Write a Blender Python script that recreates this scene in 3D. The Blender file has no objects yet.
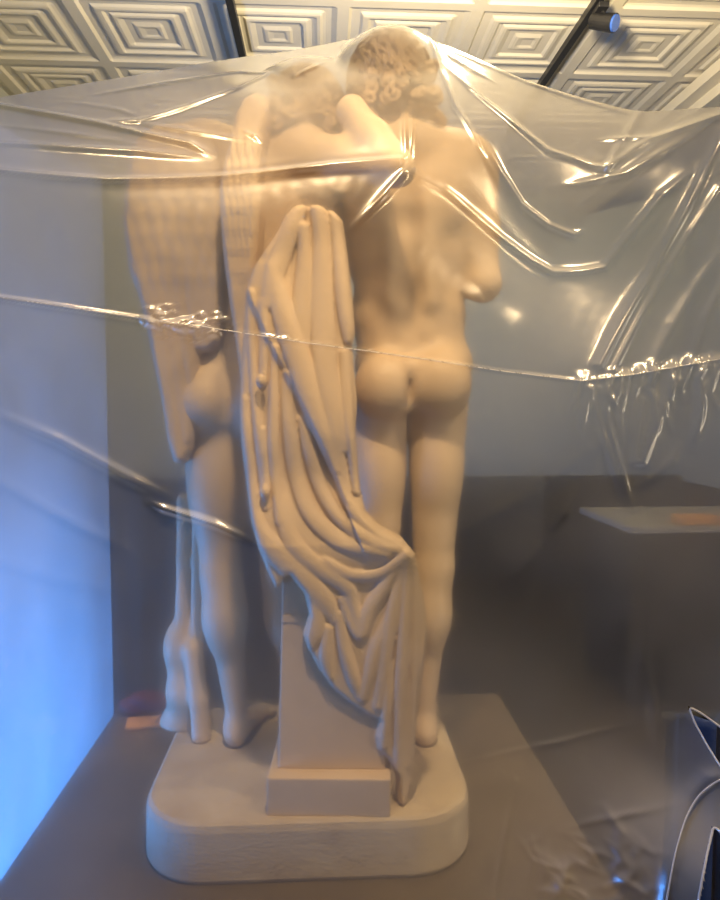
import bpy, bmesh, math, random
import numpy as np
from mathutils import Vector, Matrix, Euler

random.seed(7); RNG = np.random.default_rng(7)
S = bpy.context.scene
COL = S.collection

# ------------------------------------------------------------------ camera
CAM_Z = 1.57; FPX = 690.0
cam = bpy.data.objects.new('camera', bpy.data.cameras.new('camera')); COL.objects.link(cam)
cam.location = (0, 0, CAM_Z)
cam.rotation_euler = (math.radians(90 - 3.48), 0, math.radians(-3.07))
cam.data.sensor_fit = 'VERTICAL'; cam.data.sensor_height = 36.0
cam.data.lens = FPX / 900.0 * 36.0
cam.data.clip_start = 0.02
S.camera = cam
CM = cam.rotation_euler.to_matrix()

# ------------------------------------------------------------------ exposure, world, lamps
S.view_settings.view_transform = 'Standard'; S.view_settings.look = 'None'
S.view_settings.gamma = 1.0; S.view_settings.use_curve_mapping = False
S.view_settings.exposure = 0.0
S.cycles.max_bounces = 10; S.cycles.transparent_max_bounces = 16
S.cycles.diffuse_bounces = 3; S.cycles.glossy_bounces = 3; S.cycles.transmission_bounces = 8
S.cycles.caustics_refractive = False; S.cycles.caustics_reflective = False
S.cycles.sample_clamp_indirect = 4.0

w = bpy.data.worlds.new('world'); S.world = w; w.use_nodes = True
w.node_tree.nodes['Background'].inputs[0].default_value = (0.55, 0.62, 0.75, 1)
w.node_tree.nodes['Background'].inputs[1].default_value = 0.02

def lamp(name, kind, loc, power, color, size=0.1, target=None, **kw):
    d = bpy.data.lights.new(name, kind); d.energy = power; d.color = color
    if kind == 'AREA':
        d.shape = 'RECTANGLE'; d.size = size[0]; d.size_y = size[1]
    else:
        d.shadow_soft_size = size
    for k, v in kw.items(): setattr(d, k, v)
    o = bpy.data.objects.new(name, d); COL.objects.link(o); o.location = loc
    if target is not None:
        o.rotation_euler = (Vector(target) - Vector(loc)).to_track_quat('-Z', 'Y').to_euler()
    return o

WARM = (1.0, 0.74, 0.42)
WARM = (1.0, 0.70, 0.37)
lamp('track_lamp_light', 'SPOT', (1.25, -0.60, 3.25), 26, WARM, 0.06, (0.16, 1.6, 1.45), spot_size=math.radians(48), spot_blend=1.0)
lamp('track_lamp_light', 'SPOT', (1.25, 0.75, 3.30), 95, WARM, 0.06, (0.14, 1.6, 1.5), spot_size=math.radians(66), spot_blend=1.0)
lamp('ceiling_spot_light', 'SPOT', (0.06, 0.62, 3.34), 262, WARM, 0.06, (0.12, 1.55, 1.35), spot_size=math.radians(52), spot_blend=1.0)
lamp('track_lamp_light', 'SPOT', (-0.415, 0.70, 3.30), 50, WARM, 0.06, (0.06, 1.6, 1.5), spot_size=math.radians(62), spot_blend=1.0)
lamp('ceiling_fill_light', 'SPOT', (0.60, 1.90, 2.86), 280, (1.0, 0.82, 0.54), 0.10, (0.60, 2.4, 3.47), spot_size=math.radians(165), spot_blend=0.6)  # unseen upward fill, added to brighten the ceiling
lamp('top_fill_light', 'POINT', (0.48, 1.95, 2.90), 16, (1.0, 0.80, 0.52), 0.10)  # added light without a fixture, brightens the ceiling and the top of the film
lamp('window_daylight', 'AREA', (-1.98, 1.48, 0.46), 140, (0.08, 0.32, 1.0), (1.5, 0.60), (0, 1.75, 0.46))
lamp('right_fill_light', 'AREA', (3.42, -0.75, 1.12), 52, (1.0, 0.80, 0.56), (1.0, 2.0), (0, 0.6, 1.0))  # unseen fill, added for sheen on the right side of the sheet

# ------------------------------------------------------------------ helpers
def P(px, py, Y):
    """point on the ray of a photo pixel at distance Y along the room"""
    d = CM @ Vector(((px - 360) / FPX, (450 - py) / FPX, -1.0))
    t = Y / d.y
    return Vector((d.x * t, Y, CAM_Z + d.z * t))

def PN(px, py, Y): return np.array(P(px, py, Y))

def link(name, me, mat=None, parent=None):
    o = bpy.data.objects.new(name, me); COL.objects.link(o)
    if mat is not None: me.materials.append(mat)
    if parent is not None: o.parent = parent
    return o

def mesh_np(name, V, F, mat=None, parent=None, smooth=True):
    me = bpy.data.meshes.new(name)
    me.from_pydata(np.asarray(V, dtype=float).tolist(), [], np.asarray(F).tolist() if not isinstance(F, list) else F)
    me.update()
    if smooth: me.polygons.foreach_set('use_smooth', [True] * len(me.polygons))
    return link(name, me, mat, parent)

def bm_obj(name, bm, mat=None, parent=None, smooth=False):
    me = bpy.data.meshes.new(name); bmesh.ops.recalc_face_normals(bm, faces=bm.faces); bm.to_mesh(me); bm.free()
    if smooth: me.polygons.foreach_set('use_smooth', [True] * len(me.polygons))
    return link(name, me, mat, parent)

def add_box(bm, c, s, rz=0.0, bevel=0.0, taper=1.0):
    r = bmesh.ops.create_cube(bm, size=1.0); vs = r['verts']
    R = Matrix.Rotation(rz, 3, 'Z')
    for v in vs:
        k = taper if v.co.z > 0 else 1.0
        v.co = R @ Vector((v.co.x * s[0] * k, v.co.y * s[1] * k, v.co.z * s[2])) + Vector(c)
    if bevel > 0:
        es = list({e for v in vs for e in v.link_edges})
        bmesh.ops.bevel(bm, geom=es, offset=bevel, segments=2, affect='EDGES', profile=0.5)

def add_cyl(bm, a, b, ra, rb, n=20):
    a = Vector(a); b = Vector(b); ax = (b - a).normalized()
    u = ax.orthogonal().normalized(); v = ax.cross(u)
    A = [bm.verts.new(a + (u * math.cos(2 * math.pi * i / n) + v * math.sin(2 * math.pi * i / n)) * ra) for i in range(n)]
    B = [bm.verts.new(b + (u * math.cos(2 * math.pi * i / n) + v * math.sin(2 * math.pi * i / n)) * rb) for i in range(n)]
    for i in range(n):
        bm.faces.new((A[i], A[(i + 1) % n], B[(i + 1) % n], B[i]))
    bm.faces.new(A[::-1]); bm.faces.new(B)

def empty(name, loc, label, cat, group=None):
    o = bpy.data.objects.new(name, None); COL.objects.link(o); o.location = loc; o.empty_display_size = 0.05
    return tag(o, label, cat, group)

def tag(o, label, cat, group=None, kind=None):
    o['label'] = label; o['category'] = cat
    if group: o['group'] = group
    if kind: o['kind'] = kind
    return o

def struct(o): o['kind'] = 'structure'; return o

def adopt(child, parent):
    """keep world coordinates of the mesh under an Empty that is not at the origin"""
    child.parent = parent
    child.matrix_parent_inverse = parent.matrix_world.inverted() if parent.type != 'EMPTY' else Matrix.Translation(-parent.location)
    return child

# ------------------------------------------------------------------ materials
def new_mat(name):
    m = bpy.data.materials.new(name); m.use_nodes = True
    nt = m.node_tree; nt.nodes.clear()
    out = nt.nodes.new('ShaderNodeOutputMaterial')
    return m, nt, out

def pmat(name, c1, c2=None, scale=6.0, rough=0.6, spec=0.4, bump=0.0, bscale=40.0, metallic=0.0, stretch=(1, 1, 1), detail=6):
    m, nt, out = new_mat(name)
    b = nt.nodes.new('ShaderNodeBsdfPrincipled'); nt.links.new(b.outputs[0], out.inputs[0])
    b.inputs['Roughness'].default_value = rough; b.inputs['Metallic'].default_value = metallic
    b.inputs['Specular IOR Level'].default_value = spec
    tc = nt.nodes.new('ShaderNodeTexCoord'); mp = nt.nodes.new('ShaderNodeMapping')
    mp.inputs['Scale'].default_value = stretch
    nt.links.new(tc.outputs['Object'], mp.inputs[0])
    n = nt.nodes.new('ShaderNodeTexNoise'); n.inputs['Scale'].default_value = scale; n.inputs['Detail'].default_value = detail
    nt.links.new(mp.outputs[0], n.inputs['Vector'])
    r = nt.nodes.new('ShaderNodeValToRGB')
    r.color_ramp.elements[0].position = 0.3; r.color_ramp.elements[1].position = 0.7
    r.color_ramp.elements[0].color = (*c1, 1); r.color_ramp.elements[1].color = (*(c2 or c1), 1)
    nt.links.new(n.outputs[0], r.inputs[0]); nt.links.new(r.outputs[0], b.inputs['Base Color'])
    if bump > 0:
        n2 = nt.nodes.new('ShaderNodeTexNoise'); n2.inputs['Scale'].default_value = bscale; n2.inputs['Detail'].default_value = 5
        nt.links.new(mp.outputs[0], n2.inputs['Vector'])
        bp = nt.nodes.new('ShaderNodeBump'); bp.inputs['Strength'].default_value = bump; bp.inputs['Distance'].default_value = 0.01
        nt.links.new(n2.outputs[0], bp.inputs['Height']); nt.links.new(bp.outputs[0], b.inputs['Normal'])
    return m

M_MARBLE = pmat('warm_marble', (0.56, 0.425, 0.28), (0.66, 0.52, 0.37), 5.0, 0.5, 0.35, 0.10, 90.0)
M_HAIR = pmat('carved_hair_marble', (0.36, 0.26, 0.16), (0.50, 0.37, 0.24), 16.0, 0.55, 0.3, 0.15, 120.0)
M_BASE = pmat('stone_base', (0.46, 0.37, 0.27), (0.57, 0.48, 0.36), 14.0, 0.7, 0.3, 0.35, 160.0)
M_TABLE = pmat('dark_plinth_paint', (0.115, 0.092, 0.068), (0.15, 0.12, 0.09), 9.0, 0.5, 0.35, 0.1, 60.0)
M_CEIL = pmat('cream_pressed_tin', (0.80, 0.73, 0.56), (0.84, 0.77, 0.60), 8.0, 0.45, 0.35)
M_WALL = pmat('grey_green_wall', (0.46, 0.47, 0.41), (0.50, 0.51, 0.44), 4.0, 0.8, 0.2, 0.1, 80)
M_WAINSCOT = pmat('dark_wainscot', (0.036, 0.029, 0.021), (0.052, 0.043, 0.032), 5.0, 0.5, 0.3, 0.1, 40)
M_FLOOR = pmat('dark_floor', (0.055, 0.044, 0.032), (0.078, 0.062, 0.046), 3.0, 0.45, 0.4, 0.1, 30, stretch=(6, 1, 1))
M_BLACK = pmat('black_metal', (0.012, 0.012, 0.014), (0.02, 0.02, 0.022), 20, 0.4, 0.5)
M_NAVY = pmat('navy_fabric', (0.012, 0.03, 0.13), (0.02, 0.05, 0.19), 14, 0.6, 0.3, 0.2, 60)
M_ORANGE = pmat('orange_card', (0.75, 0.36, 0.13), (0.82, 0.42, 0.16), 5, 0.6)
M_MAROON = pmat('dull_red_cloth', (0.16, 0.045, 0.05), (0.22, 0.07, 0.07), 10, 0.8, 0.2, 0.3, 50)
M_CASE = pmat('grey_case_top', (0.34, 0.33, 0.31), (0.38, 0.37, 0.34), 6, 0.5)
M_WHITE = pmat('painted_window_wood', (0.5, 0.5, 0.5), (0.56, 0.56, 0.56), 6, 0.5)
M_TAPE = None

def film_mat(name, clear=0.64, soft=0.32, milk=0.032, rough=0.19, bump=0.02, lit_haze=0.26, sides=0.055, tint=(0.96, 0.96, 0.95), ior=1.05):
    """translucent polythene: clear share, softly scattering share, milky share, gloss on top"""
    m, nt, out = new_mat(name)
    N = nt.nodes.new; L = nt.links.new
    tr = N('ShaderNodeBsdfTransparent'); tr.inputs[0].default_value = (*tint, 1)
    rf = N('ShaderNodeBsdfRefraction'); rf.inputs['Color'].default_value = (*tint, 1)
    rf.inputs['Roughness'].default_value = 0.95; rf.inputs['IOR'].default_value = ior
    df = N('ShaderNodeBsdfDiffuse'); df.inputs[0].default_value = (0.9, 0.88, 0.84, 1)
    tl = N('ShaderNodeBsdfTranslucent'); tl.inputs[0].default_value = (0.9, 0.9, 0.9, 1)
    gl = N('ShaderNodeBsdfGlossy'); gl.inputs['Roughness'].default_value = rough; gl.inputs[0].default_value = (1, 1, 1, 1)
    m1 = N('ShaderNodeMixShader'); m1.inputs[0].default_value = soft / (soft + clear)
    L(tr.outputs[0], m1.inputs[1]); L(rf.outputs[0], m1.inputs[2])
    m2 = N('ShaderNodeMixShader'); m2.inputs[0].default_value = 0.5
    L(df.outputs[0], m2.inputs[1]); L(tl.outputs[0], m2.inputs[2])
    m3 = N('ShaderNodeMixShader'); L(m1.outputs[0], m3.inputs[1]); L(m2.outputs[0], m3.inputs[2])
    tc = N('ShaderNodeTexCoord')
    no = N('ShaderNodeTexNoise'); no.inputs['Scale'].default_value = 3.5; no.inputs['Detail'].default_value = 4
    L(tc.outputs['Object'], no.inputs['Vector'])
    mr = N('ShaderNodeMapRange'); mr.inputs['To Min'].default_value = milk * 0.7; mr.inputs['To Max'].default_value = milk * 1.35
    mr.inputs['From Min'].default_value = 0.3; mr.inputs['From Max'].default_value = 0.7
    L(no.outputs[0], mr.inputs['Value']); ge = N('ShaderNodeNewGeometry'); sx = N('ShaderNodeSeparateXYZ'); L(ge.outputs['Normal'], sx.inputs[0])   # haze of light from above, put into the upward slopes
    ab = N('ShaderNodeMath'); ab.operation = 'ABSOLUTE'; L(sx.outputs['Z'], ab.inputs[0])
    ms = N('ShaderNodeMapRange'); ms.interpolation_type = 'SMOOTHSTEP'; ms.inputs['From Min'].default_value = 0.22; ms.inputs['From Max'].default_value = 0.75
    ms.inputs['To Min'].default_value = 0.0; ms.inputs['To Max'].default_value = lit_haze; L(ab.outputs[0], ms.inputs['Value'])
    ad = N('ShaderNodeMath'); ad.operation = 'ADD'; L(mr.outputs[0], ad.inputs[0]); L(ms.outputs[0], ad.inputs[1]); so = N('ShaderNodeSeparateXYZ'); L(tc.outputs['Object'], so.inputs[0])          # veil of light towards the sides, put in as extra milkiness
    sb = N('ShaderNodeMath'); sb.operation = 'SUBTRACT'; sb.inputs[1].default_value = 0.04; L(so.outputs['X'], sb.inputs[0])
    aa = N('ShaderNodeMath'); aa.operation = 'ABSOLUTE'; L(sb.outputs[0], aa.inputs[0])
    me_ = N('ShaderNodeMapRange'); me_.interpolation_type = 'SMOOTHSTEP'; me_.inputs['From Min'].default_value = 0.12; me_.inputs['From Max'].default_value = 0.62
    me_.inputs['To Max'].default_value = sides; L(aa.outputs[0], me_.inputs['Value'])
    mm = N('ShaderNodeMath'); mm.operation = 'MULTIPLY'; L(me_.outputs[0], mm.inputs[0]); m0 = N('ShaderNodeMapRange'); m0.inputs['From Min'].default_value = 0.3; m0.inputs['From Max'].default_value = 0.7
    m0.inputs['To Min'].default_value = 0.4; m0.inputs['To Max'].default_value = 1.6; L(no.outputs[0], m0.inputs['Value']); L(m0.outputs[0], mm.inputs[1])
    a2 = N('ShaderNodeMath'); a2.operation = 'ADD'; L(ad.outputs[0], a2.inputs[0]); L(mm.outputs[0], a2.inputs[1]); L(a2.outputs[0], m3.inputs[0])
    lw = N('ShaderNodeLayerWeight'); lw.inputs['Blend'].default_value = 0.5      # same reflectance from both sides of the thin film
    pw = N('ShaderNodeMath'); pw.operation = 'POWER'; pw.inputs[1].default_value = 5.0; L(lw.outputs['Facing'], pw.inputs[0])
    fr = N('ShaderNodeMath'); fr.operation = 'MULTIPLY_ADD'; fr.inputs[1].default_value = 0.90; fr.inputs[2].default_value = 0.065; L(pw.outputs[0], fr.inputs[0])
    bp = N('ShaderNodeBump'); bp.inputs['Strength'].default_value = bump; bp.inputs['Distance'].default_value = 0.01
    n2 = N('ShaderNodeTexNoise'); n2.inputs['Scale'].default_value = 22; n2.inputs['Detail'].default_value = 3
    L(tc.outputs['Object'], n2.inputs['Vector']); L(n2.outputs[0], bp.inputs['Height'])
    L(bp.outputs[0], gl.inputs['Normal'])
    m4 = N('ShaderNodeMixShader')
    L(fr.outputs[0], m4.inputs[0])
    L(m3.outputs[0], m4.inputs[1]); L(gl.outputs[0], m4.inputs[2])
    L(m4.outputs[0], out.inputs[0])
    return m

def glass_mat():
    m, nt, out = new_mat('window_glass'); t = nt.nodes.new('ShaderNodeBsdfTransparent'); g = nt.nodes.new('ShaderNodeBsdfGlossy'); g.inputs['Roughness'].default_value = 0.03
    x = nt.nodes.new('ShaderNodeMixShader'); x.inputs[0].default_value = 0.06; nt.links.new(t.outputs[0], x.inputs[1]); nt.links.new(g.outputs[0], x.inputs[2]); nt.links.new(x.outputs[0], out.inputs[0]); return m
M_GLASS = glass_mat()
M_FILM = film_mat('clear_polythene')
M_FILM_REAR = film_mat('thin_clear_polythene', milk=0.015, lit_haze=0.06, sides=0.0)
M_FILM_SIDE = film_mat('milky_polythene', 0.50, 0.42, 0.33, 0.2, 0.1, ior=1.10, sides=0.0)
M_FILM_EDGE = film_mat('folded_polythene', 0.30, 0.20, 0.40, 0.10, 0.2)

# ------------------------------------------------------------------ signed distance modelling
class Vox:
    def __init__(s, lo, hi, h):
        s.h = h; s.lo = np.array(lo, float)
        s.n = np.ceil((np.array(hi) - s.lo) / h).astype(int) + 1
        s.F = np.full(s.n, 0.2, np.float32)
        s.ax = [s.lo[i] + np.arange(s.n[i]) * h for i in range(3)]
    def win(s, lo, hi):
        a = np.clip(np.floor((np.array(lo) - s.lo) / s.h).astype(int), 0, s.n)
        b = np.clip(np.ceil((np.array(hi) - s.lo) / s.h).astype(int) + 1, 0, s.n)
        sl = tuple(slice(a[i], b[i]) for i in range(3))
        g = (s.ax[0][sl[0]][:, None, None], s.ax[1][sl[1]][None, :, None], s.ax[2][sl[2]][None, None, :])
        return sl, g
    def put(s, sl, d, k, op='add'):
        f = s.F[sl]
        if f.size == 0: return
        if op == 'add':
            h = np.clip(k - np.abs(f - d), 0, None) / max(k, 1e-6)
            s.F[sl] = np.minimum(f, d) - h * h * k * 0.25
        else:
            d = -d; h = np.clip(k - np.abs(f - d), 0, None) / max(k, 1e-6)
            s.F[sl] = np.maximum(f, d) + h * h * k * 0.25
    def cap(s, a, b, ra, rb=None, k=0.02, op='add'):
        a = np.array(a, float); b = np.array(b, float); rb = ra if rb is None else rb
        m = max(ra, rb) + k + 2 * s.h + 0.01
        sl, (x, y, z) = s.win(np.minimum(a, b) - m, np.maximum(a, b) + m)
        ab = b - a; L2 = max(float(ab @ ab), 1e-9)
        t = np.clip(((x - a[0]) * ab[0] + (y - a[1]) * ab[1] + (z - a[2]) * ab[2]) / L2, 0, 1)
        d = np.sqrt((x - a[0] - t * ab[0]) ** 2 + (y - a[1] - t * ab[1]) ** 2 + (z - a[2] - t * ab[2]) ** 2) - (ra + (rb - ra) * t)
        s.put(sl, d.astype(np.float32), k, op)
    def chain(s, pts, rad, k=0.02, op='add'):
        for i in range(len(pts) - 1): s.cap(pts[i], pts[i + 1], rad[i], rad[i + 1], k, op)
    def ell(s, c, r, k=0.02, rot=None, op='add'):
        c = np.array(c, float); r = np.array(r, float); m = r.max() + k + 2 * s.h + 0.01
        sl, (x, y, z) = s.win(c - m, c + m)
        X, Y, Z = x - c[0], y - c[1], z - c[2]
        if rot is not None:
            R = np.array(Euler(rot).to_matrix()).T
            X, Y, Z = R[0, 0] * X + R[0, 1] * Y + R[0, 2] * Z, R[1, 0] * X + R[1, 1] * Y + R[1, 2] * Z, R[2, 0] * X + R[2, 1] * Y + R[2, 2] * Z
        k0 = np.sqrt((X / r[0]) ** 2 + (Y / r[1]) ** 2 + (Z / r[2]) ** 2)
        k1 = np.sqrt((X / r[0] ** 2) ** 2 + (Y / r[1] ** 2) ** 2 + (Z / r[2] ** 2) ** 2) + 1e-9
        s.put(sl, (k0 * (k0 - 1) / k1).astype(np.float32), k, op)
    def mesh(s):
        F = s.F; sg = F < 0; n = np.array(F.shape)
        c = np.zeros(n - 1, np.int8)
        corners = [(i, j, k) for i in (0, 1) for j in (0, 1) for k in (0, 1)]
        sub = lambda A, o: A[o[0]:A.shape[0] - 1 + o[0], o[1]:A.shape[1] - 1 + o[1], o[2]:A.shape[2] - 1 + o[2]]
        for o in corners: c += sub(sg, o)
        act = (c > 0) & (c < 8); idx = np.argwhere(act)
        vals = {o: F[idx[:, 0] + o[0], idx[:, 1] + o[1], idx[:, 2] + o[2]].astype(float) for o in corners}
        acc = np.zeros((len(idx), 3)); cnt = np.zeros(len(idx))
        for o in corners:
            for a in range(3):
                if o[a] == 1: continue
                q = list(o); q[a] = 1; q = tuple(q)
                v0, v1 = vals[o], vals[q]; m = (v0 < 0) != (v1 < 0)
                t = np.where(m, v0 / np.where(m, v0 - v1, 1), 0)
                p = np.tile(np.array(o, float), (len(idx), 1)); p[:, a] += t
                acc[m] += p[m]; cnt[m] += 1
        V = s.lo + (idx + acc / cnt[:, None]) * s.h
        num = np.full(n - 1, -1, np.int64); num[tuple(idx.T)] = np.arange(len(idx))
        Q = []
        for a in range(3):
            b, c2 = (a + 1) % 3, (a + 2) % 3
            s0 = [slice(None)] * 3; s1 = [slice(None)] * 3
            s0[a] = slice(0, -1); s1[a] = slice(1, None)
            e0, e1 = sg[tuple(s0)], sg[tuple(s1)]
            E = np.argwhere(e0 != e1)
            ok = (E[:, b] > 0) & (E[:, c2] > 0) & (E[:, b] < n[b] - 1) & (E[:, c2] < n[c2] - 1); E = E[ok]
            ins = sg[tuple(E.T)]
            def at(db, dc):
                G = E.copy(); G[:, b] += db; G[:, c2] += dc; return num[tuple(G.T)]
            q = np.stack([at(-1, -1), at(0, -1), at(0, 0), at(-1, 0)], 1)
            q[~ins] = q[~ins][:, ::-1]; Q.append(q)
        return V, np.concatenate(Q)
    def build(s, name, mat, parent, smooth_it=2):
        V, Q = s.mesh()
        for _ in range(smooth_it):                     # light Laplacian polish
            acc = np.zeros_like(V); cnt = np.zeros(len(V))
            for i in range(4):
                j = (i + 1) % 4
                np.add.at(acc, Q[:, i], V[Q[:, j]]); np.add.at(acc, Q[:, j], V[Q[:, i]])
                np.add.at(cnt, Q[:, i], 1); np.add.at(cnt, Q[:, j], 1)
            V = V + 0.5 * (acc / np.maximum(cnt, 1)[:, None] - V)
        o = mesh_np(name, V, Q, mat)
        return adopt(o, parent) if parent is not None else o

def seg_dist(X, Z, pl):
    """distance to a polyline and interpolated value columns"""
    best = np.full(X.shape, 1e9); val = None
    pl = np.asarray(pl, float); vals = np.zeros(X.shape + (pl.shape[1] - 2,)); side = np.zeros(X.shape)
    for i in range(len(pl) - 1):
        a, b = pl[i, :2], pl[i + 1, :2]; ab = b - a
        t = np.clip(((X - a[0]) * ab[0] + (Z - a[1]) * ab[1]) / (ab @ ab + 1e-12), 0, 1)
        dx, dz = X - a[0] - t * ab[0], Z - a[1] - t * ab[1]; d = np.hypot(dx, dz); m = d < best
        best = np.where(m, d, best); side = np.where(m, np.sign(ab[0] * dz - ab[1] * dx), side)
        for c in range(vals.shape[-1]):
            vals[..., c] = np.where(m, pl[i, 2 + c] + t * (pl[i + 1, 2 + c] - pl[i, 2 + c]), vals[..., c])
    return best, side, vals

def poly_sdf(X, Z, pts):
    d = np.full(X.shape, 1e9); ins = np.zeros(X.shape, bool); n = len(pts)
    for i in range(n):
        a = np.array(pts[i]); b = np.array(pts[(i + 1) % n]); ab = b - a
        t = np.clip(((X - a[0]) * ab[0] + (Z - a[1]) * ab[1]) / (ab @ ab + 1e-12), 0, 1)
        d = np.minimum(d, np.hypot(X - a[0] - t * ab[0], Z - a[1] - t * ab[1]))
        c = ((a[1] > Z) != (b[1] > Z)) & (X < (b[0] - a[0]) * (Z - a[1]) / (b[1] - a[1] + 1e-12) + a[0]); ins ^= c
    return np.where(ins, -d, d)

def spline(pl, n=5):
    """smooth a polyline of (x, y, ...) rows"""
    p = np.asarray(pl, float)
    if len(p) < 3: return p
    q = np.vstack([2 * p[0] - p[1], p, 2 * p[-1] - p[-2]]); out = []
    for i in range(1, len(q) - 2):
        for k in range(n):
            t = k / n; a, b, c, d = q[i - 1], q[i], q[i + 1], q[i + 2]
            out.append(0.5 * (2 * b + (c - a) * t + (2 * a - 5 * b + 4 * c - d) * t * t + (3 * b - a - 3 * c + d) * t ** 3))
    out.append(p[-1]); out = np.array(out); out[:, 2:] = np.maximum(out[:, 2:], 0.3); return out

def relief(name, mat, parent, outline, Y0, yfront, thick, folds, steps=(), h=0.003, edge=0.010, extra=None, k=0.004):
    """carved slab: an outline in the X-Z plane with a fold-relief front face and a rounded edge.
    outline / folds in photo pixels, turned to metres at depth Y0; yfront(x, z) -> depth of the front face"""
    q = lambda x, y: (P(x, y, Y0).x, P(x, y, Y0).z)
    ol = [q(x, y) for x, y in outline]
    xs = [p[0] for p in ol]; zs = [p[1] for p in ol]; pxm = Y0 / FPX
    xa = np.arange(min(xs) - 0.02, max(xs) + 0.02, h); za = np.arange(min(zs) - 0.02, max(zs) + 0.02, h)
    X, Z = np.meshgrid(xa, za, indexing='ij')
    d2 = poly_sdf(X, Z, ol)
    H = np.zeros(X.shape)
    for f in folds:
        pl = [(*q(p[0], p[1]), p[2] * pxm, p[3] / 1000.0) for p in spline(f)]
        d, sd, v = seg_dist(X, Z, pl)
        r = np.clip(1 - (d / np.maximum(v[..., 0], 1e-4)) ** 2, 0, None)
        hh = v[..., 1] * np.sqrt(r + 1e-9) * np.clip(r * 3, 0, 1)
        kk = k; g = np.clip(kk - np.abs(H - hh), 0, None) / kk
        H = np.maximum(H, hh) + g * g * kk * 0.25
    for f, amp, wd in steps:
        pl = [(*q(p[0], p[1]), 0.0) for p in spline(f)]
        d, sd, v = seg_dist(X, Z, pl); pxd = wd * pxm
        fade = np.exp(-(np.clip(d - 25 * pxm, 0, None) / (20 * pxm)) ** 2)
        H += amp / 1000.0 * np.clip(sd * d / pxd, -1, 1) * 0.5 * fade
    rnd = np.clip(1 + d2 / edge, 0, 1)                         # rounded rim
    YF = yfront(X, Z) - H + edge * 1.2 * rnd ** 2
    gx, gz = np.gradient(YF, h); gn = np.sqrt(1 + gx ** 2 + gz ** 2)
    ylo = YF.min() - 0.02; TH = thick(X, Z) if callable(thick) else np.full(X.shape, thick)
    YB = yfront(X, Z) + TH
    vx = Vox((xa[0], ylo, za[0]), (xa[-1], YB.max() + 0.02, za[-1]), h)
    n = vx.n; nx, nz = min(n[0], X.shape[0]), min(n[2], X.shape[1])
    y = vx.ax[1][None, :, None]
    f = np.full(n, 0.1, np.float32)
    a = (YF[:nx, None, :nz] - y) / gn[:nx, None, :nz]; b = y - YB[:nx, None, :nz]
    f[:nx, :, :nz] = np.maximum(np.maximum(a, b), d2[:nx, None, :nz])
    vx.F = f
    if extra: extra(vx)
    vx.F[0] = vx.F[-1] = 0.1; vx.F[:, 0] = 0.1; vx.F[:, -1] = 0.1; vx.F[:, :, 0] = 0.1; vx.F[:, :, -1] = 0.1
    return vx.build(name, mat, parent, 1)

# ------------------------------------------------------------------ the room
XL, XR, YN, YB, ZC = -1.90, 3.30, -2.2, 6.2, 3.47
def slab(name, lo, hi, mat):
    bm = bmesh.new(); lo = Vector(lo); hi = Vector(hi)
    add_box(bm, (lo + hi) / 2, hi - lo); return struct(bm_obj(name, bm, mat))
slab('floor', (XL - .2, YN - .2, -0.1), (XR + .2, YB + .2, 0), M_FLOOR)
slab('wall_back', (XL - .2, YB, 0), (XR + .2, YB + .15, ZC), M_WALL)
bm = bmesh.new()
for lo, hi in (((XR, YN, 0), (XR + .15, -1.3, ZC)), ((XR, -0.2, 0), (XR + .15, YB, ZC)), ((XR, -1.3, 2.2), (XR + .15, -0.2, ZC))):
    add_box(bm, (Vector(lo) + Vector(hi)) / 2, Vector(hi) - Vector(lo))
struct(bm_obj('wall_right', bm, M_WALL))
bm = bmesh.new()
for lo, hi in (((XR - .03, -1.40, 0), (XR + .01, -1.28, 2.3)), ((XR - .03, -0.22, 0), (XR + .01, -0.10, 2.3)), ((XR - .03, -1.28, 2.18), (XR + .01, -0.22, 2.3))):
    add_box(bm, (Vector(lo) + Vector(hi)) / 2, Vector(hi) - Vector(lo), bevel=0.005)
struct(bm_obj('trim_5', bm, M_WHITE))  # frame of a doorway added around the unseen fill light
slab('wall_front', (XL - .2, YN - .15, 0), (XR + .2, YN, ZC), M_WALL)
# left wall with a window opening
WY0, WY1, WZ0, WZ1 = 2.7, 5.95, 0.12, 0.84; VY0, VY1 = 0.5, 2.4
bm = bmesh.new()
for lo, hi in (((XL - .15, YN, 0), (XL, VY0, ZC)), ((XL - .15, VY1, 0), (XL, YB, ZC)), ((XL - .15, VY0, 0), (XL, VY1, WZ0)), ((XL - .15, VY0, WZ1), (XL, VY1, ZC))):
    add_box(bm, (Vector(lo) + Vector(hi)) / 2, Vector(hi) - Vector(lo))
struct(bm_obj('wall_left', bm, M_WALL))
slab('trim_1', (XL, YB - 0.03, 0.0), (XR, YB, 0.90), M_WAINSCOT)
slab('trim_2', (XL, YB - 0.05, 0.90), (XR, YB, 0.95), M_WAINSCOT)
slab('trim_6', (XR - 0.03, -0.05, 0.0), (XR, YB, 0.90), M_WAINSCOT)
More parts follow.
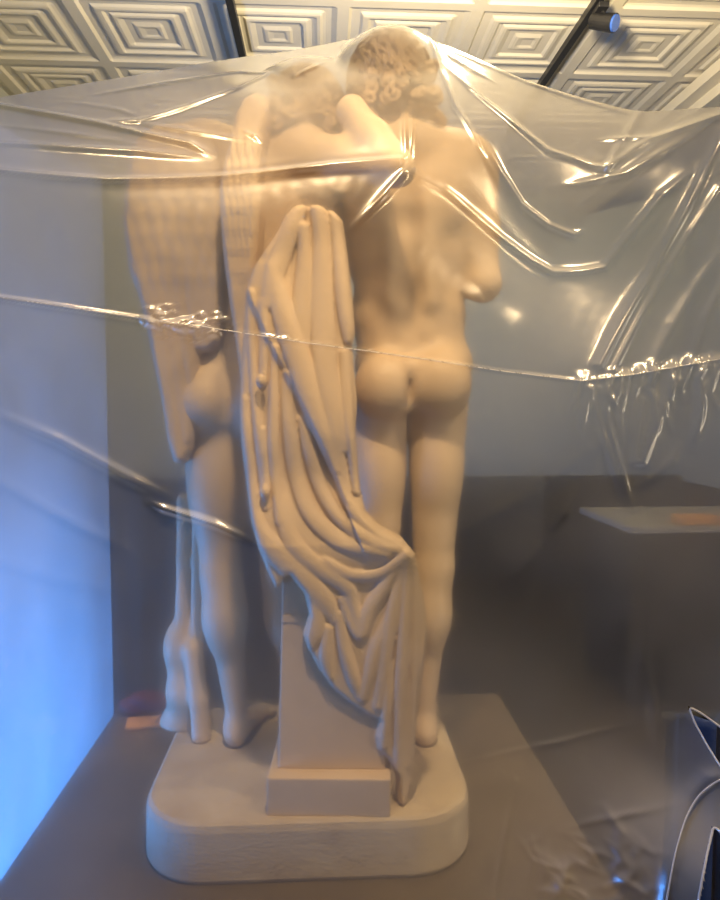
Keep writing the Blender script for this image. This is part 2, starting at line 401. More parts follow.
# low window beside the front of the plinth
def make_window(k, WY0, WY1):
    win = bpy.data.objects.new('window_%d' % k, None); COL.objects.link(win); win.location = (XL, (WY0 + WY1) / 2, WZ0); struct(win)
    bm = bmesh.new(); ym = (WY0 + WY1) / 2; nm = max(1, round((WY1 - WY0) / 1.1))
    for i in range(nm + 1):
        add_box(bm, (XL - .06, WY0 + .03 + (WY1 - WY0 - .06) * i / nm, (WZ0 + WZ1) / 2), (0.06, 0.06, WZ1 - WZ0), bevel=0.006)
    for z in (WZ0 + .03, WZ1 - .03): add_box(bm, (XL - .06, ym, z), (0.055, WY1 - WY0, 0.05), bevel=0.006)
    adopt(struct(bm_obj('window_frame', bm, M_WHITE)), win)
    bm = bmesh.new(); add_box(bm, (XL - .02, ym, WZ0 - 0.02), (0.16, WY1 - WY0 + .1, 0.04), bevel=0.008)
    adopt(struct(bm_obj('window_sill', bm, M_WHITE)), win)
    bm = bmesh.new(); add_box(bm, (XL - .05, ym, (WZ0 + WZ1) / 2), (0.005, WY1 - WY0 - .06, WZ1 - WZ0 - .06)); adopt(struct(bm_obj('window_pane', bm, M_GLASS)), win)
make_window(1, VY0, VY1)

# pressed-tin ceiling: square panels of stepped, concentric frames
def ceil_profile(u):
    prof = [(0.0, -0.004), (0.10, -0.004), (0.14, -0.014), (0.20, -0.014), (0.23, 0.0), (0.36, 0.0), (0.40, -0.022), (0.47, -0.022), (0.50, -0.006),
            (0.56, -0.006), (0.60, -0.026), (0.68, -0.026), (0.72, -0.004), (0.86, -0.004), (0.90, -0.030), (1.0, -0.030)]
    return np.interp(u, [p[0] for p in prof], [p[1] for p in prof])
T = 0.64; x0, y0 = 0.42, 3.02
hx = T / 46
xa = np.arange(XL, XR + hx, hx); ya = np.arange(2.2, YB + hx, hx)
X, Yg = np.meshgrid(xa, ya, indexing='ij')
u = np.abs(((X - x0) / T + 0.5) % 1.0 - 0.5) * 2; v = np.abs(((Yg - y0) / T + 0.5) % 1.0 - 0.5) * 2
Zg = ZC + 0.5 * ceil_profile(np.maximum(u, v))
nx, ny = X.shape; ids = np.arange(nx * ny).reshape(nx, ny)
Fq = np.stack([ids[:-1, :-1], ids[:-1, 1:], ids[1:, 1:], ids[1:, :-1]], -1).reshape(-1, 4)
V = np.stack([X, Yg, Zg], -1).reshape(-1, 3)
nb = len(V)                                                    # plain run of ceiling over the viewer and a roof above it
V = np.vstack([V, [(XL - .15, YN - .15, ZC), (XR + .15, YN - .15, ZC), (XR + .15, 2.2, ZC), (XL - .15, 2.2, ZC),
                   (XL - .2, YN - .2, ZC + .06), (XR + .2, YN - .2, ZC + .06), (XR + .2, YB + .2, ZC + .06), (XL - .2, YB + .2, ZC + .06)]])
faces = Fq.tolist() + [[nb, nb + 1, nb + 2, nb + 3], [nb + 4, nb + 5, nb + 6, nb + 7]]
struct(mesh_np('ceiling', V, faces, M_CEIL, smooth=False))
slab('trim_3', (2.12, YN, ZC - 0.10), (2.45, YB, ZC - 0.036), M_CEIL)
slab('trim_4', (2.20, YN, ZC - 0.16), (2.38, YB, ZC - 0.10), M_CEIL)

# lighting tracks
def track(x, yA, yB, label):
    t = empty('lighting_track', (x, (yA + yB) / 2, ZC - 0.036), label, 'lighting track', 'black lighting tracks on the ceiling')
    bm = bmesh.new(); add_box(bm, (x, (yA + yB) / 2, ZC - 0.055), (0.036, yB - yA, 0.036), bevel=0.003); adopt(bm_obj('rail', bm, M_BLACK), t)
    bm = bmesh.new(); add_box(bm, (x, yB + 0.02, ZC - 0.055), (0.04, 0.05, 0.04), bevel=0.004); adopt(bm_obj('end_cap', bm, M_BLACK), t)
    return t
track(-0.415, -1.2, 4.6, 'black ceiling lighting track over the winged side of the statue, without a lamp in view')
track(1.25, -1.2, 4.6, 'black ceiling lighting track that carries a small dark spotlight')
sp = empty('track_spotlight', (1.27, 3.20, ZC - 0.075), 'small dark spotlight with a blue reflection painted on its lens clipped under the ceiling track', 'spotlight')
bm = bmesh.new(); add_box(bm, (1.27, 3.20, ZC - 0.085), (0.05, 0.09, 0.025), bevel=0.004); adopt(bm_obj('track_adapter', bm, M_BLACK), sp)
bm = bmesh.new(); add_cyl(bm, (1.28, 3.20, ZC - 0.09), (1.285, 3.19, ZC - 0.13), 0.012, 0.012, 12); adopt(bm_obj('yoke', bm, M_BLACK), sp)
bm = bmesh.new(); add_cyl(bm, (1.25, 3.24, ZC - 0.115), (1.32, 3.16, ZC - 0.165), 0.034, 0.040, 20); adopt(bm_obj('lamp_head', bm, M_BLACK), sp)
bm = bmesh.new(); add_cyl(bm, (1.319, 3.161, ZC - 0.1645), (1.325, 3.155, ZC - 0.168), 0.036, 0.034, 20); adopt(bm_obj('lens', bm, pmat('lens_reflection', (0.05, 0.13, 0.5), None, 5, 0.2)), sp)  # blue reflection put into the colour of the lens

# dark counter with a pale top at the back right, an orange box on it
cs = empty('display_counter', (2.3, 3.80, 0), 'dark counter with a pale grey top behind the plastic at the back', 'counter')
bm = bmesh.new(); add_box(bm, (2.36, 3.80, 0.46), (1.5, 0.60, 0.92), bevel=0.01); adopt(bm_obj('carcass', bm, M_WAINSCOT), cs)
bm = bmesh.new(); add_box(bm, (2.36, 3.80, 0.94), (1.56, 0.70, 0.04), bevel=0.006); adopt(bm_obj('counter_top', bm, M_CASE), cs)
bm = bmesh.new(); add_box(bm, (2.36, 3.49, 0.46), (1.3, 0.02, 0.68), bevel=0.006); adopt(bm_obj('front_panel', bm, M_WAINSCOT), cs)
c = P(695, 553, 3.52)
bm = bmesh.new(); add_box(bm, (c.x, 3.52, 0.96 + 0.022), (0.22, 0.12, 0.044), bevel=0.006)
tag(bm_obj('orange_box', bm, M_ORANGE), 'small flat orange box on the pale counter top', 'box')

# ------------------------------------------------------------------ the plinth the statue stands on
TZ = 0.565
tb = empty('display_plinth', (-0.03, 1.83, 0), 'low dark brown-grey display plinth under the statue', 'plinth')
bm = bmesh.new(); add_box(bm, (-0.039, 1.84, (TZ - .04) / 2), (1.25, 0.97, TZ - .04), bevel=0.006); adopt(bm_obj('plinth_body', bm, M_TABLE), tb)
bm = bmesh.new(); add_box(bm, (-0.039, 1.84, TZ - .02), (1.304, 1.02, 0.04), bevel=0.004); adopt(bm_obj('plinth_top', bm, M_TABLE), tb)

# ------------------------------------------------------------------ the marble statue
BZ = TZ + 0.133                                             # top of the carved base
statue = empty('marble_statue', (-0.03, 1.70, TZ), 'warm marble sculpture of a winged figure embracing a nude curly-haired figure, seen from behind', 'statue')

# rounded base slab
bm = bmesh.new(); n = 14; ring = []
cx, cy, hw, hd, rr = -0.034, 1.705, 0.372, 0.295, 0.15
for qx, qy, a0 in ((1, 1, 0), (-1, 1, 90), (-1, -1, 180), (1, -1, 270)):
    for i in range(n + 1):
        a = math.radians(a0 + 90 * i / n); ring.append((cx + qx * (hw - rr) + rr * math.cos(a), cy + qy * (hd - rr) + rr * math.sin(a)))
lev = [(0.0, 0.985), (0.01, 1.0), (0.112, 0.995), (0.127, 0.985), (0.133, 0.965)]
rows = [[bm.verts.new((cx + (x - cx) * s, cy + (y - cy) * s, TZ + z)) for x, y in ring] for z, s in lev]
for a, b in zip(rows, rows[1:]):
    for i in range(len(ring)): bm.faces.new((a[i], a[(i + 1) % len(ring)], b[(i + 1) % len(ring)], b[i]))
bm.faces.new(rows[-1]); bm.faces.new(rows[0][::-1])
adopt(bm_obj('base', bm, M_BASE), statue)

# square tapering pillar under the drapery
pil_c = P(333, 780, 1.585); PX = 0.018
rz = math.radians(-4)
bm = bmesh.new(); add_box(bm, (PX, 1.552, BZ + 0.041), (0.266, 0.25, 0.086), rz, 0.004)
pil = adopt(bm_obj('pillar', bm, M_MARBLE), statue)
bm = bmesh.new(); add_box(bm, (PX + .006, 1.572, BZ + 0.305), (0.236, 0.215, 0.445), rz, 0.004, taper=0.90)
adopt(bm_obj('shaft', bm, M_MARBLE), pil)
bm = bmesh.new(); add_box(bm, (PX + .010, 1.574, BZ + 0.415), (0.226, 0.208, 0.022), rz, 0.004)
add_box(bm, (PX + .010, 1.574, BZ + 0.53), (0.222, 0.204, 0.03), rz, 0.004)
adopt(bm_obj('moulding', bm, M_MARBLE), pil)

# ---- standing figure (nude, seen from behind)
vx = Vox((-0.16, 1.42, BZ - 0.01), (0.50, 2.12, 2.56), 0.006)
p = PN
neck = p(402, 128, 1.73); chest = p(412, 200, 1.745); waist = p(411, 312, 1.745); pelv = p(414, 372, 1.745)
# torso
vx.ell(p(411, 195, 1.745), (0.182, 0.105, 0.155), 0.03)
vx.ell(p(408, 250, 1.745), (0.166, 0.097, 0.13), 0.05)
vx.ell(p(408, 315, 1.745), (0.146, 0.090, 0.12), 0.05)
vx.ell(p(414, 365, 1.745), (0.150, 0.100, 0.10), 0.05)
for sx, px_ in ((-1, 366), (1, 462)):                                # shoulders, shoulder blades
    vx.ell(p(px_, 168, 1.73), (0.075, 0.075, 0.07), 0.05)
    vx.ell(p(411 + sx * 38, 190, 1.665), (0.060, 0.035, 0.085), 0.045, (0, sx * 0.25, 0))
vx.cap(p(404, 150, 1.72), p(398, 118, 1.725), 0.062, 0.055, 0.05)     # neck
vx.cap(p(404, 140, 1.70), p(366, 165, 1.72), 0.045, 0.05, 0.05); vx.cap(p(404, 140, 1.70), p(458, 160, 1.72), 0.045, 0.055, 0.05)
# buttocks
vx.ell(p(386, 388, 1.665), (0.078, 0.075, 0.085), 0.035); vx.ell(p(441, 384, 1.67), (0.074, 0.070, 0.085), 0.035)
for sx, px_ in ((-1, 384), (1, 442)):
    vx.ell(p(px_, 428, 1.640), (0.070, 0.018, 0.012), 0.03, op='sub')
    vx.cap(p(411 + sx * 17, 300, 1.675), p(411 + sx * 14, 210, 1.668), 0.024, 0.026, 0.03)
# head (facing away and towards the other figure)
hc = p(389, 90, 1.735)
vx.ell(hc, (0.080, 0.098, 0.108), 0.02, (0.1, -0.15, 0.3))
vx.ell(hc + np.array((-0.02, 0.07, -0.045)), (0.052, 0.045, 0.06), 0.03)
vx.cap(hc + np.array((-0.035, 0.108, 0.0)), hc + np.array((-0.047, 0.128, -0.038)), 0.009, 0.015, 0.012)      # nose
vx.ell(hc + np.array((-0.035, 0.105, -0.092)), (0.028, 0.022, 0.02), 0.02)                                    # chin
vx.cap(hc + np.array((-0.055, 0.108, -0.066)), hc + np.array((-0.018, 0.117, -0.066)), 0.008, 0.008, 0.008)   # lips
for s_ in (-1, 1): vx.ell(hc + np.array((-0.034 + s_ * 0.032, 0.108, 0.002)), (0.015, 0.012, 0.010), 0.01, op='sub')
for s_ in (-1, 1): vx.ell(hc + np.array((s_ * 0.082, 0.015, -0.012)), (0.012, 0.022, 0.032), 0.008)
# legs: right leg carries, left leg a little bent
hipR, kneeR, ankR = p(438, 405, 1.74), p(433, 568, 1.735), p(424, 715, 1.755)
hipL, kneeL, ankL = p(378, 410, 1.74), p(378, 570, 1.70), p(372, 715, 1.745)
for hip, knee, ank, toe in ((hipR, kneeR, ankR, (0.03, 0.16)), (hipL, kneeL, ankL, (-0.03, 0.16))):
    hip, knee, ank = map(np.array, (hip, knee, ank))
    ank[2] = BZ + 0.075
    vx.cap(hip, knee, 0.077, 0.050, 0.015)
    vx.ell(hip * 0.62 + knee * 0.38 + np.array((0, -0.010, 0)), (0.066, 0.070, 0.14), 0.015)
    mid = knee * 0.68 + ank * 0.32
    vx.cap(knee, mid, 0.047, 0.045, 0.03); vx.ell(mid + np.array((0, -0.018, 0.01)), (0.044, 0.045, 0.095), 0.04)
    vx.cap(mid, ank, 0.043, 0.029, 0.03)
    vx.ell(ank + np.array((0, -0.022, -0.045)), (0.028, 0.032, 0.032), 0.02)
    vx.cap(ank + np.array((0, 0.0, -0.035)), ank + np.array((toe[0], toe[1], -0.055)), 0.032, 0.022, 0.03)
    for q in range(5):
        vx.cap(ank + np.array((toe[0] - 0.026 + 0.013 * q, toe[1] - 0.01, -0.058)), ank + np.array((toe[0] - 0.030 + 0.015 * q, toe[1] + 0.035 - 0.004 * q, -0.062)), 0.010, 0.009, 0.006)
# right arm: elbow bent, forearm forward, hand to the breast
sh, el, wr = p(470, 176, 1.735), p(483, 284, 1.705), p(440, 262, 1.87)
vx.cap(sh, sh * .5 + el * .5, 0.060, 0.052, 0.05); vx.cap(sh * .5 + el * .5, el, 0.052, 0.041, 0.03)
vx.cap(el, el * .6 + wr * .4, 0.042, 0.040, 0.02); vx.cap(el * .6 + wr * .4, wr, 0.040, 0.026, 0.02)
vx.ell(wr + np.array((-0.04, 0.015, 0.02)), (0.045, 0.016, 0.036), 0.02)
for q in range(4):
    b0 = wr + np.array((-0.075, 0.018, -0.012 + 0.020 * q)); b1 = b0 + np.array((-0.035, -0.004, 0.003)); b2 = b1 + np.array((-0.028, -0.018, 0.0))
    vx.chain([b0, b1, b2], [0.0095, 0.009, 0.007], 0.006)
vx.chain([wr + np.array((-0.02, 0.01, 0.045)), wr + np.array((-0.045, 0.0, 0.075)), wr + np.array((-0.07, 0.0, 0.085))], [0.012, 0.011, 0.008], 0.01)
# left arm reaches forward around the other figure
sh, el, wr = p(368, 172, 1.74), p(330, 250, 1.86), p(285, 215, 1.95)
vx.cap(sh, el, 0.055, 0.042, 0.04); vx.cap(el, wr, 0.042, 0.027, 0.02)
vx.ell(wr + np.array((-0.035, 0.0, 0.025)), (0.04, 0.018, 0.036), 0.02)
for q in range(4):
    b0 = wr + np.array((-0.06, 0.0, 0.002 + 0.018 * q)); b1 = b0 + np.array((-0.034, -0.008, 0.004)); b2 = b1 + np.array((-0.024, -0.02, 0.0))
    vx.chain([b0, b1, b2], [0.0095, 0.009, 0.007], 0.006)
vx.chain([wr, wr + np.array((-0.02, -0.03, 0.05)), wr + np.array((-0.04, -0.035, 0.07))], [0.013, 0.011, 0.008], 0.01)
# spine furrow, cleft, dimples
vx.chain([p(404, 150, 1.612), p(408, 220, 1.632), p(409, 290, 1.645), p(412, 345, 1.635)], [0.018, 0.020, 0.018, 0.012], 0.035, 'sub')
vx.ell(p(412, 392, 1.600), (0.009, 0.048, 0.050), 0.022, op='sub'); vx.ell(p(408, 430, 1.62), (0.012, 0.05, 0.03), 0.02, op='sub')
for px_ in (395, 428): vx.ell(p(px_, 342, 1.632), (0.016, 0.016, 0.014), 0.03, op='sub')
vx.F[:, :, 0:2] = np.maximum(vx.F[:, :, 0:2], 0.01)
stand = vx.build('standing_figure', M_MARBLE, statue, 2)
stand['label'] = 'nude curly-haired standing figure seen from behind'

def carve_hair(name, hc, r, parent, crown, n, drop, seed, nape):
    """wavy locks that run from the crown over the skull, curled at the nape"""
    rg = np.random.default_rng(seed)
    lo, hi = hc - 0.17, hc + 0.15; lo[2] -= 0.06
    vh = Vox(lo, hi, 0.0032); c0 = hc + np.array((0, -0.012, 0.006))
    vh.ell(c0, r + 0.0045, 0.01)
    ax = np.array(crown, float); ax /= np.linalg.norm(ax)
    e1 = np.cross(ax, (0, 1, 0.01)); e1 /= np.linalg.norm(e1); e2 = np.cross(ax, e1)
    for i in range(n):
        th = 6.2832 * (i + rg.uniform(-.3, .3)) / n; frq = rg.uniform(9, 13); ph = rg.uniform(0, 6.28); am = rg.uniform(0.05, 0.10)
        t0 = rg.uniform(0.08, 0.3); t1 = rg.uniform(1.5, 2.0); lift = rg.uniform(0.001, 0.007)
        pts = []; rad = []
        for k_ in range(22):
            u = k_ / 21; t = t0 + (t1 - t0) * u; a = th + am * math.sin(frq * t + ph) / max(math.sin(t), .35)
            d = ax * math.cos(t) + (e1 * math.cos(a) + e2 * math.sin(a)) * math.sin(t)
            q = c0 + d * (r + 0.002 + lift)
            if d[1] > 0.55 and d[2] < 0.45: break                # keeps the face clear
            pts.append(q); rad.append(0.0040 + 0.0030 * math.sin(3.14 * min(u + .1, 1)))
        if len(pts) > 3: vh.chain(pts, rad, 0.002)
    for (x, y, z, rr_) in nape:                                  # small rolled curls at the nape
        ph = rg.uniform(0, 6.28); sg = rg.choice((-1, 1)); pts = []; rad = []
        for k_ in range(12):
            a = ph + sg * k_ * 0.75; q = rr_ * (1 - k_ / 15)
            pts.append(c0 + np.array((x + q * math.cos(a), y - 0.0012 * k_, z + q * math.sin(a)))); rad.append(0.0068 - 0.0002 * k_)
        vh.chain(pts, rad, 0.002)
    for (x, y, z, L, sw) in drop:                               # locks that fall on the neck
        pts = []; rad = []
        for s_ in range(14):
            t = s_ / 13; pts.append(hc + np.array((x + sw * math.sin(t * 9 + x * 90) + 0.25 * (t * L) * np.sign(x), y - 0.010 * math.sin(t * 3.1), z - t * L))); rad.append(0.009 - 0.0045 * t)
        vh.chain(pts, rad, 0.003)
    vh.F[0] = vh.F[-1] = 0.1; vh.F[:, :, 0] = vh.F[:, :, -1] = 0.1; vh.F[:, 0] = vh.F[:, -1] = 0.1
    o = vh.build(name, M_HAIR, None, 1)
    o.parent = parent
    return o

drops = [(x, -0.075 + abs(x) * 0.3, -0.035 + 0.02 * math.cos(x * 40), 0.075 + 0.03 * math.sin(x * 55 + 1), 0.009) for x in np.linspace(-0.06, 0.105, 14)]
rg0 = np.random.default_rng(4)
nape = [(rg0.uniform(-0.07, 0.10), -0.105 + rg0.uniform(0, .012), rg0.uniform(-0.085, 0.0), rg0.uniform(0.012, 0.019)) for _ in range(26)]
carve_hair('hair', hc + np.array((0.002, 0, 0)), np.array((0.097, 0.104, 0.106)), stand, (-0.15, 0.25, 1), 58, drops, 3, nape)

# ---- winged figure
vw = Vox((-0.52, 1.40, BZ - 0.01), (0.28, 2.14, 2.50), 0.006)
vw.ell(p(262, 185, 1.765), (0.150, 0.100, 0.14), 0.03, (0, 0.25, 0))
vw.ell(p(316, 205, 1.75), (0.075, 0.075, 0.13), 0.05)
vw.ell(p(250, 250, 1.775), (0.130, 0.092, 0.13), 0.05, (0, 0.2, 0))
vw.ell(p(236, 320, 1.775), (0.120, 0.088, 0.12), 0.05)
vw.ell(p(228, 372, 1.775), (0.142, 0.098, 0.10), 0.05)
vw.ell(p(203, 400, 1.705), (0.074, 0.07, 0.08), 0.035); vw.ell(p(256, 400, 1.705), (0.074, 0.07, 0.08), 0.035)
vw.chain([p(229, 350, 1.67), p(229, 385, 1.64), p(229, 420, 1.65)], [0.010, 0.014, 0.018], 0.025, 'sub')
for px_ in (205, 312): vw.ell(p(px_, 148, 1.75), (0.072, 0.072, 0.066), 0.05)
vw.cap(p(268, 160, 1.745), p(294, 136, 1.755), 0.058, 0.052, 0.05)
hw_ = p(308, 118, 1.770)
vw.ell(hw_, (0.078, 0.096, 0.105), 0.02, (0.1, 0.2, -0.6))
vw.ell(hw_ + np.array((0.05, 0.055, -0.045)), (0.05, 0.045, 0.058), 0.03)
vw.cap(hw_ + np.array((0.083, 0.082, 0.0)), hw_ + np.array((0.10, 0.098, -0.036)), 0.009, 0.014, 0.012)
vw.ell(hw_ + np.array((0.075, 0.08, -0.09)), (0.026, 0.024, 0.02), 0.02)
vw.cap(hw_ + np.array((0.066, 0.100, -0.064)), hw_ + np.array((0.096, 0.074, -0.064)), 0.008, 0.008, 0.008)
for s_ in (-1, 1): vw.ell(hw_ + np.array((0.08 - s_ * 0.022, 0.084 + s_ * 0.024, 0.002)), (0.014, 0.014, 0.010), 0.01, op='sub')
# the arm over the other figure's shoulder: elbow towards the viewer
sh, el, wr = p(306, 158, 1.69), p(396, 170, 1.500), p(352, 112, 1.585)
vw.cap(sh, sh * .5 + el * .5, 0.062, 0.054, 0.04); vw.cap(sh * .5 + el * .5, el, 0.054, 0.036, 0.03)
vw.ell(el + np.array((0.012, -0.006, -0.004)), (0.026, 0.024, 0.026), 0.02)
vw.cap(el + np.array((0, 0, 0.012)), el * .5 + wr * .5, 0.036, 0.040, 0.012); vw.cap(el * .5 + wr * .5, wr, 0.040, 0.032, 0.02)
hd_ = wr + np.array((0.01, 0.05, 0.022))
vw.cap(wr, hd_, 0.030, 0.030, 0.02); vw.ell(hd_ + np.array((0.018, 0.03, 0.0)), (0.042, 0.045, 0.02), 0.02, (0, 0.2, 0.4))
for q in range(4):
    b0 = hd_ + np.array((0.012 + 0.019 * q, 0.062 - 0.010 * q, 0.004)); b1 = b0 + np.array((0.016, 0.035, -0.004)); b2 = b1 + np.array((0.012, 0.020, -0.02))
    vw.chain([b0, b1, b2], [0.0098, 0.009, 0.0072], 0.006)
vw.chain([hd_ + np.array((-0.02, 0.02, 0)), hd_ + np.array((-0.035, 0.055, -0.01)), hd_ + np.array((-0.03, 0.08, -0.02))], [0.012, 0.011, 0.008], 0.01)
# far arm hangs in front of the body
sh, el, wr = p(204, 160, 1.77), p(186, 262, 1.86), p(240, 300, 1.95)
vw.cap(sh, el, 0.056, 0.043, 0.04); vw.cap(el, wr, 0.042, 0.027, 0.02)
vw.ell(wr + np.array((0.035, 0.01, -0.01)), (0.042, 0.018, 0.036), 0.02)
for q in range(4):
    b0 = wr + np.array((0.065, 0.01, -0.036 + 0.018 * q)); b1 = b0 + np.array((0.034, -0.006, -0.006)); b2 = b1 + np.array((0.024, -0.018, -0.006))
    vw.chain([b0, b1, b2], [0.0095, 0.009, 0.007], 0.006)
vw.chain([wr, wr + np.array((0.02, -0.015, 0.045)), wr + np.array((0.045, -0.02, 0.055))], [0.013, 0.011, 0.008], 0.01)
# legs
for hip, knee, ank, toe in ((p(214, 425, 1.76), p(221, 575, 1.765), p(237, 722, 1.775), (0.055, 0.14)), (p(262, 425, 1.77), p(282, 575, 1.80), p(296, 722, 1.86), (0.03, 0.14))):
    ank[2] = BZ + 0.075
    vw.cap(hip, knee, 0.076, 0.050, 0.04); vw.ell(hip * 0.62 + knee * 0.38 + np.array((0, -0.008, 0)), (0.064, 0.068, 0.14), 0.04)
    mid = knee * 0.70 + ank * 0.30
    vw.cap(knee, mid, 0.047, 0.046, 0.03); vw.ell(mid + np.array((0, -0.018, 0.0)), (0.053, 0.050, 0.098), 0.04)
    vw.cap(mid, ank, 0.045, 0.029, 0.03)
    vw.ell(ank + np.array((0, -0.022, -0.045)), (0.028, 0.032, 0.032), 0.02)
    vw.cap(ank + np.array((0, 0.0, -0.035)), ank + np.array((toe[0], toe[1], -0.055)), 0.032, 0.022, 0.03)
    for q in range(5):
        vw.cap(ank + np.array((toe[0] - 0.026 + 0.013 * q, toe[1] - 0.01, -0.058)), ank + np.array((toe[0] - 0.030 + 0.015 * q, toe[1] + 0.035 - 0.004 * q, -0.062)), 0.010, 0.009, 0.006)
vw.F[:, :, 0:2] = np.maximum(vw.F[:, :, 0:2], 0.01)
winged = vw.build('winged_figure', M_MARBLE, statue, 2)
winged['label'] = 'winged figure leaning in to embrace the other'
drops = [(x, -0.07 + abs(x) * 0.3, -0.03, 0.065, 0.008) for x in np.linspace(-0.08, 0.03, 8)]
nape = [(rg0.uniform(-0.08, 0.06), -0.10 + rg0.uniform(0, .012), rg0.uniform(-0.07, 0.03), rg0.uniform(0.012, 0.018)) for _ in range(20)]
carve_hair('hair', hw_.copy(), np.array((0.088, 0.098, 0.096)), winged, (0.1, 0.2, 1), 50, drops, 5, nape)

# wings: a carved slab with rows of short feathers above long flight feathers
def feathers(cx0, cx1, ytop, ybot, rows, long_tips, lean=0.0):
    out = []
    for r in range(rows):
        t = r / max(rows - 1, 1); y = ytop + (ybot - ytop) * t; nf = 5 + r // 2
        for i in range(nf):
            x = cx0 + (cx1 - cx0) * (i + 0.5 * (r % 2) + 0.25) / nf
            Lf = 20 + 8 * t; wv = (cx1 - cx0) / nf * 0.66
            out.append([(x + lean * 0.2, y - Lf * .5, wv * .8, 9 - 4 * t), (x + lean * 0.6, y + Lf * .4, wv, 13 - 4 * t), (x + lean, y + Lf * .9, wv * .6, 10 - 3 * t)])
    for (xa_, ya_, xb_, yb_, wv) in long_tips:
        xm, ym = (xa_ + xb_) / 2 - 2, (ya_ + yb_) / 2
        out.append([(xa_, ya_, wv, 5), (xm, ym, wv * 1.05, 7), (xb_, yb_, wv * .6, 5)])
    return out
wl = [(130, 168), (136, 140), (152, 124), (180, 119), (206, 128), (219, 155), (223, 200), (223, 260), (222, 310), (219, 342), (208, 352), (199, 352), (197, 380), (195, 420), (191, 450),
      (183, 465), (172, 463), (166, 440), (160, 400), (152, 360), (143, 310), (131, 270), (126, 220)]
Yw = 1.645
lt = [(140 + 9 * i, 255, 164 + 7.5 * i, yb, 6.5) for i, yb in enumerate((440, 458, 462, 440, 400))] + [(190 + 8 * i, 260, 199 + 6 * i, 348 - 2 * i, 6) for i in range(4)]
o = relief('wing', M_MARBLE, None, wl, Yw, lambda X, Z: Yw - 0.03 * np.exp(-((Z - 1.98) / 0.18) ** 2) + 0.10 * np.clip((X + 0.38), -0.2, 0.3), 0.055,
           feathers(128, 222, 150, 265, 7, lt, 3), h=0.0032, edge=0.016, k=0.0015)
o.parent = winged
wr_ = [(231, 150), (236, 118), (244, 101), (255, 95), (266, 98), (270, 112), (264, 138), (262, 170), (262, 215), (258, 260), (256, 300), (259, 350), (264, 400), (267, 440), (262, 461), (255, 446),
       (246, 405), (238, 355), (230, 305), (224, 250), (222, 195)]
Yw2 = 1.60
lt = [(230 + 7 * i, 265, 257 + 3 * i, yb, 5) for i, yb in enumerate((420, 455, 452))] + [(232, 230, 244, 380, 5)]
o = relief('wing', M_MARBLE, None, wr_, Yw2, lambda X, Z: Yw2 - 0.02 - 0.035 * np.exp(-((Z - 2.05) / 0.14) ** 2) - 0.05 * np.clip((1.75 - Z) / 0.25, 0, 1), lambda X, Z: 0.05 + 0.09 * np.clip((Z - 1.5) / 0.4, 0, 1),
           feathers(224, 262, 150, 260, 7, lt, 2), h=0.003, edge=0.014, k=0.0015)
o.parent = winged

# carved support beside the winged figure's leg: two upright rods over a low rocky lump
vs = Vox((-0.52, 1.70, BZ - 0.01), (-0.24, 2.06, 1.42), 0.006)
vs.chain([p(184, 500, 1.86), p(184, 560, 1.86), p(183, 640, 1.87)], [0.020, 0.020, 0.024], 0.01)
vs.chain([p(198, 500, 1.84), p(197, 560, 1.84), p(197, 640, 1.85)], [0.015, 0.015, 0.018], 0.01)
vs.ell(p(180, 648, 1.88), (0.045, 0.05, 0.075), 0.03); vs.ell(p(186, 690, 1.88), (0.055, 0.06, 0.07), 0.04)
vs.chain([p(193, 650, 1.83), p(199, 700, 1.81), p(202, 752, 1.78)], [0.026, 0.024, 0.026], 0.02)
vs.ell(p(184, 722, 1.90), (0.065, 0.07, 0.06), 0.04)
vs.F[:, :, 0:2] = np.maximum(vs.F[:, :, 0:2], 0.01)
vs.build('carved_support', M_MARBLE, statue, 1)

# ---- drapery: hangs from the raised arm, sweeps over the pillar and falls down its face
ol = [(276, 222), (283, 206), (293, 198), (305, 195), (318, 198), (333, 203), (344, 214), (349, 250), (354, 300), (356, 330), (353, 344), (355, 370), (358, 400), (356, 430), (358, 460), (361, 490),
      (366, 513), (380, 527), (402, 538), (413, 551), (419, 575), (424, 600), (428, 630), (426, 650), (421, 680), (417, 720), (415, 750), (411, 780), (404, 806), (397, 798), (396, 774), (386, 754), (376, 746),
      (374, 732), (378, 716), (366, 711), (350, 700), (332, 685), (318, 665), (308, 645), (303, 632), (309, 612), (304, 590), (290, 572), (284, 577), (277, 588), (268, 570), (258, 546), (251, 520), (245, 490), (240, 455),
      (237, 420), (238, 370), (240, 320), (243, 285), (250, 262), (262, 244)]
Yd = 1.475
def yfd(X, Z):
    t = np.clip((Z - 1.28) / 0.75, 0, 1)
    y = 1.450 + 0.090 * t ** 0.8
    y += 0.022 * np.exp(-((Z - 1.42) / 0.08) ** 2)                     # hollow above the pillar
    y -= 0.012 * np.exp(-((Z - 1.27) / 0.04) ** 2) * np.clip((X - 0.0) / 0.1, 0, 1)
    return y + 0.20 * np.clip(X - 0.135, 0, 1) + 0.25 * np.clip(-0.12 - X, 0, 1)
A = 15
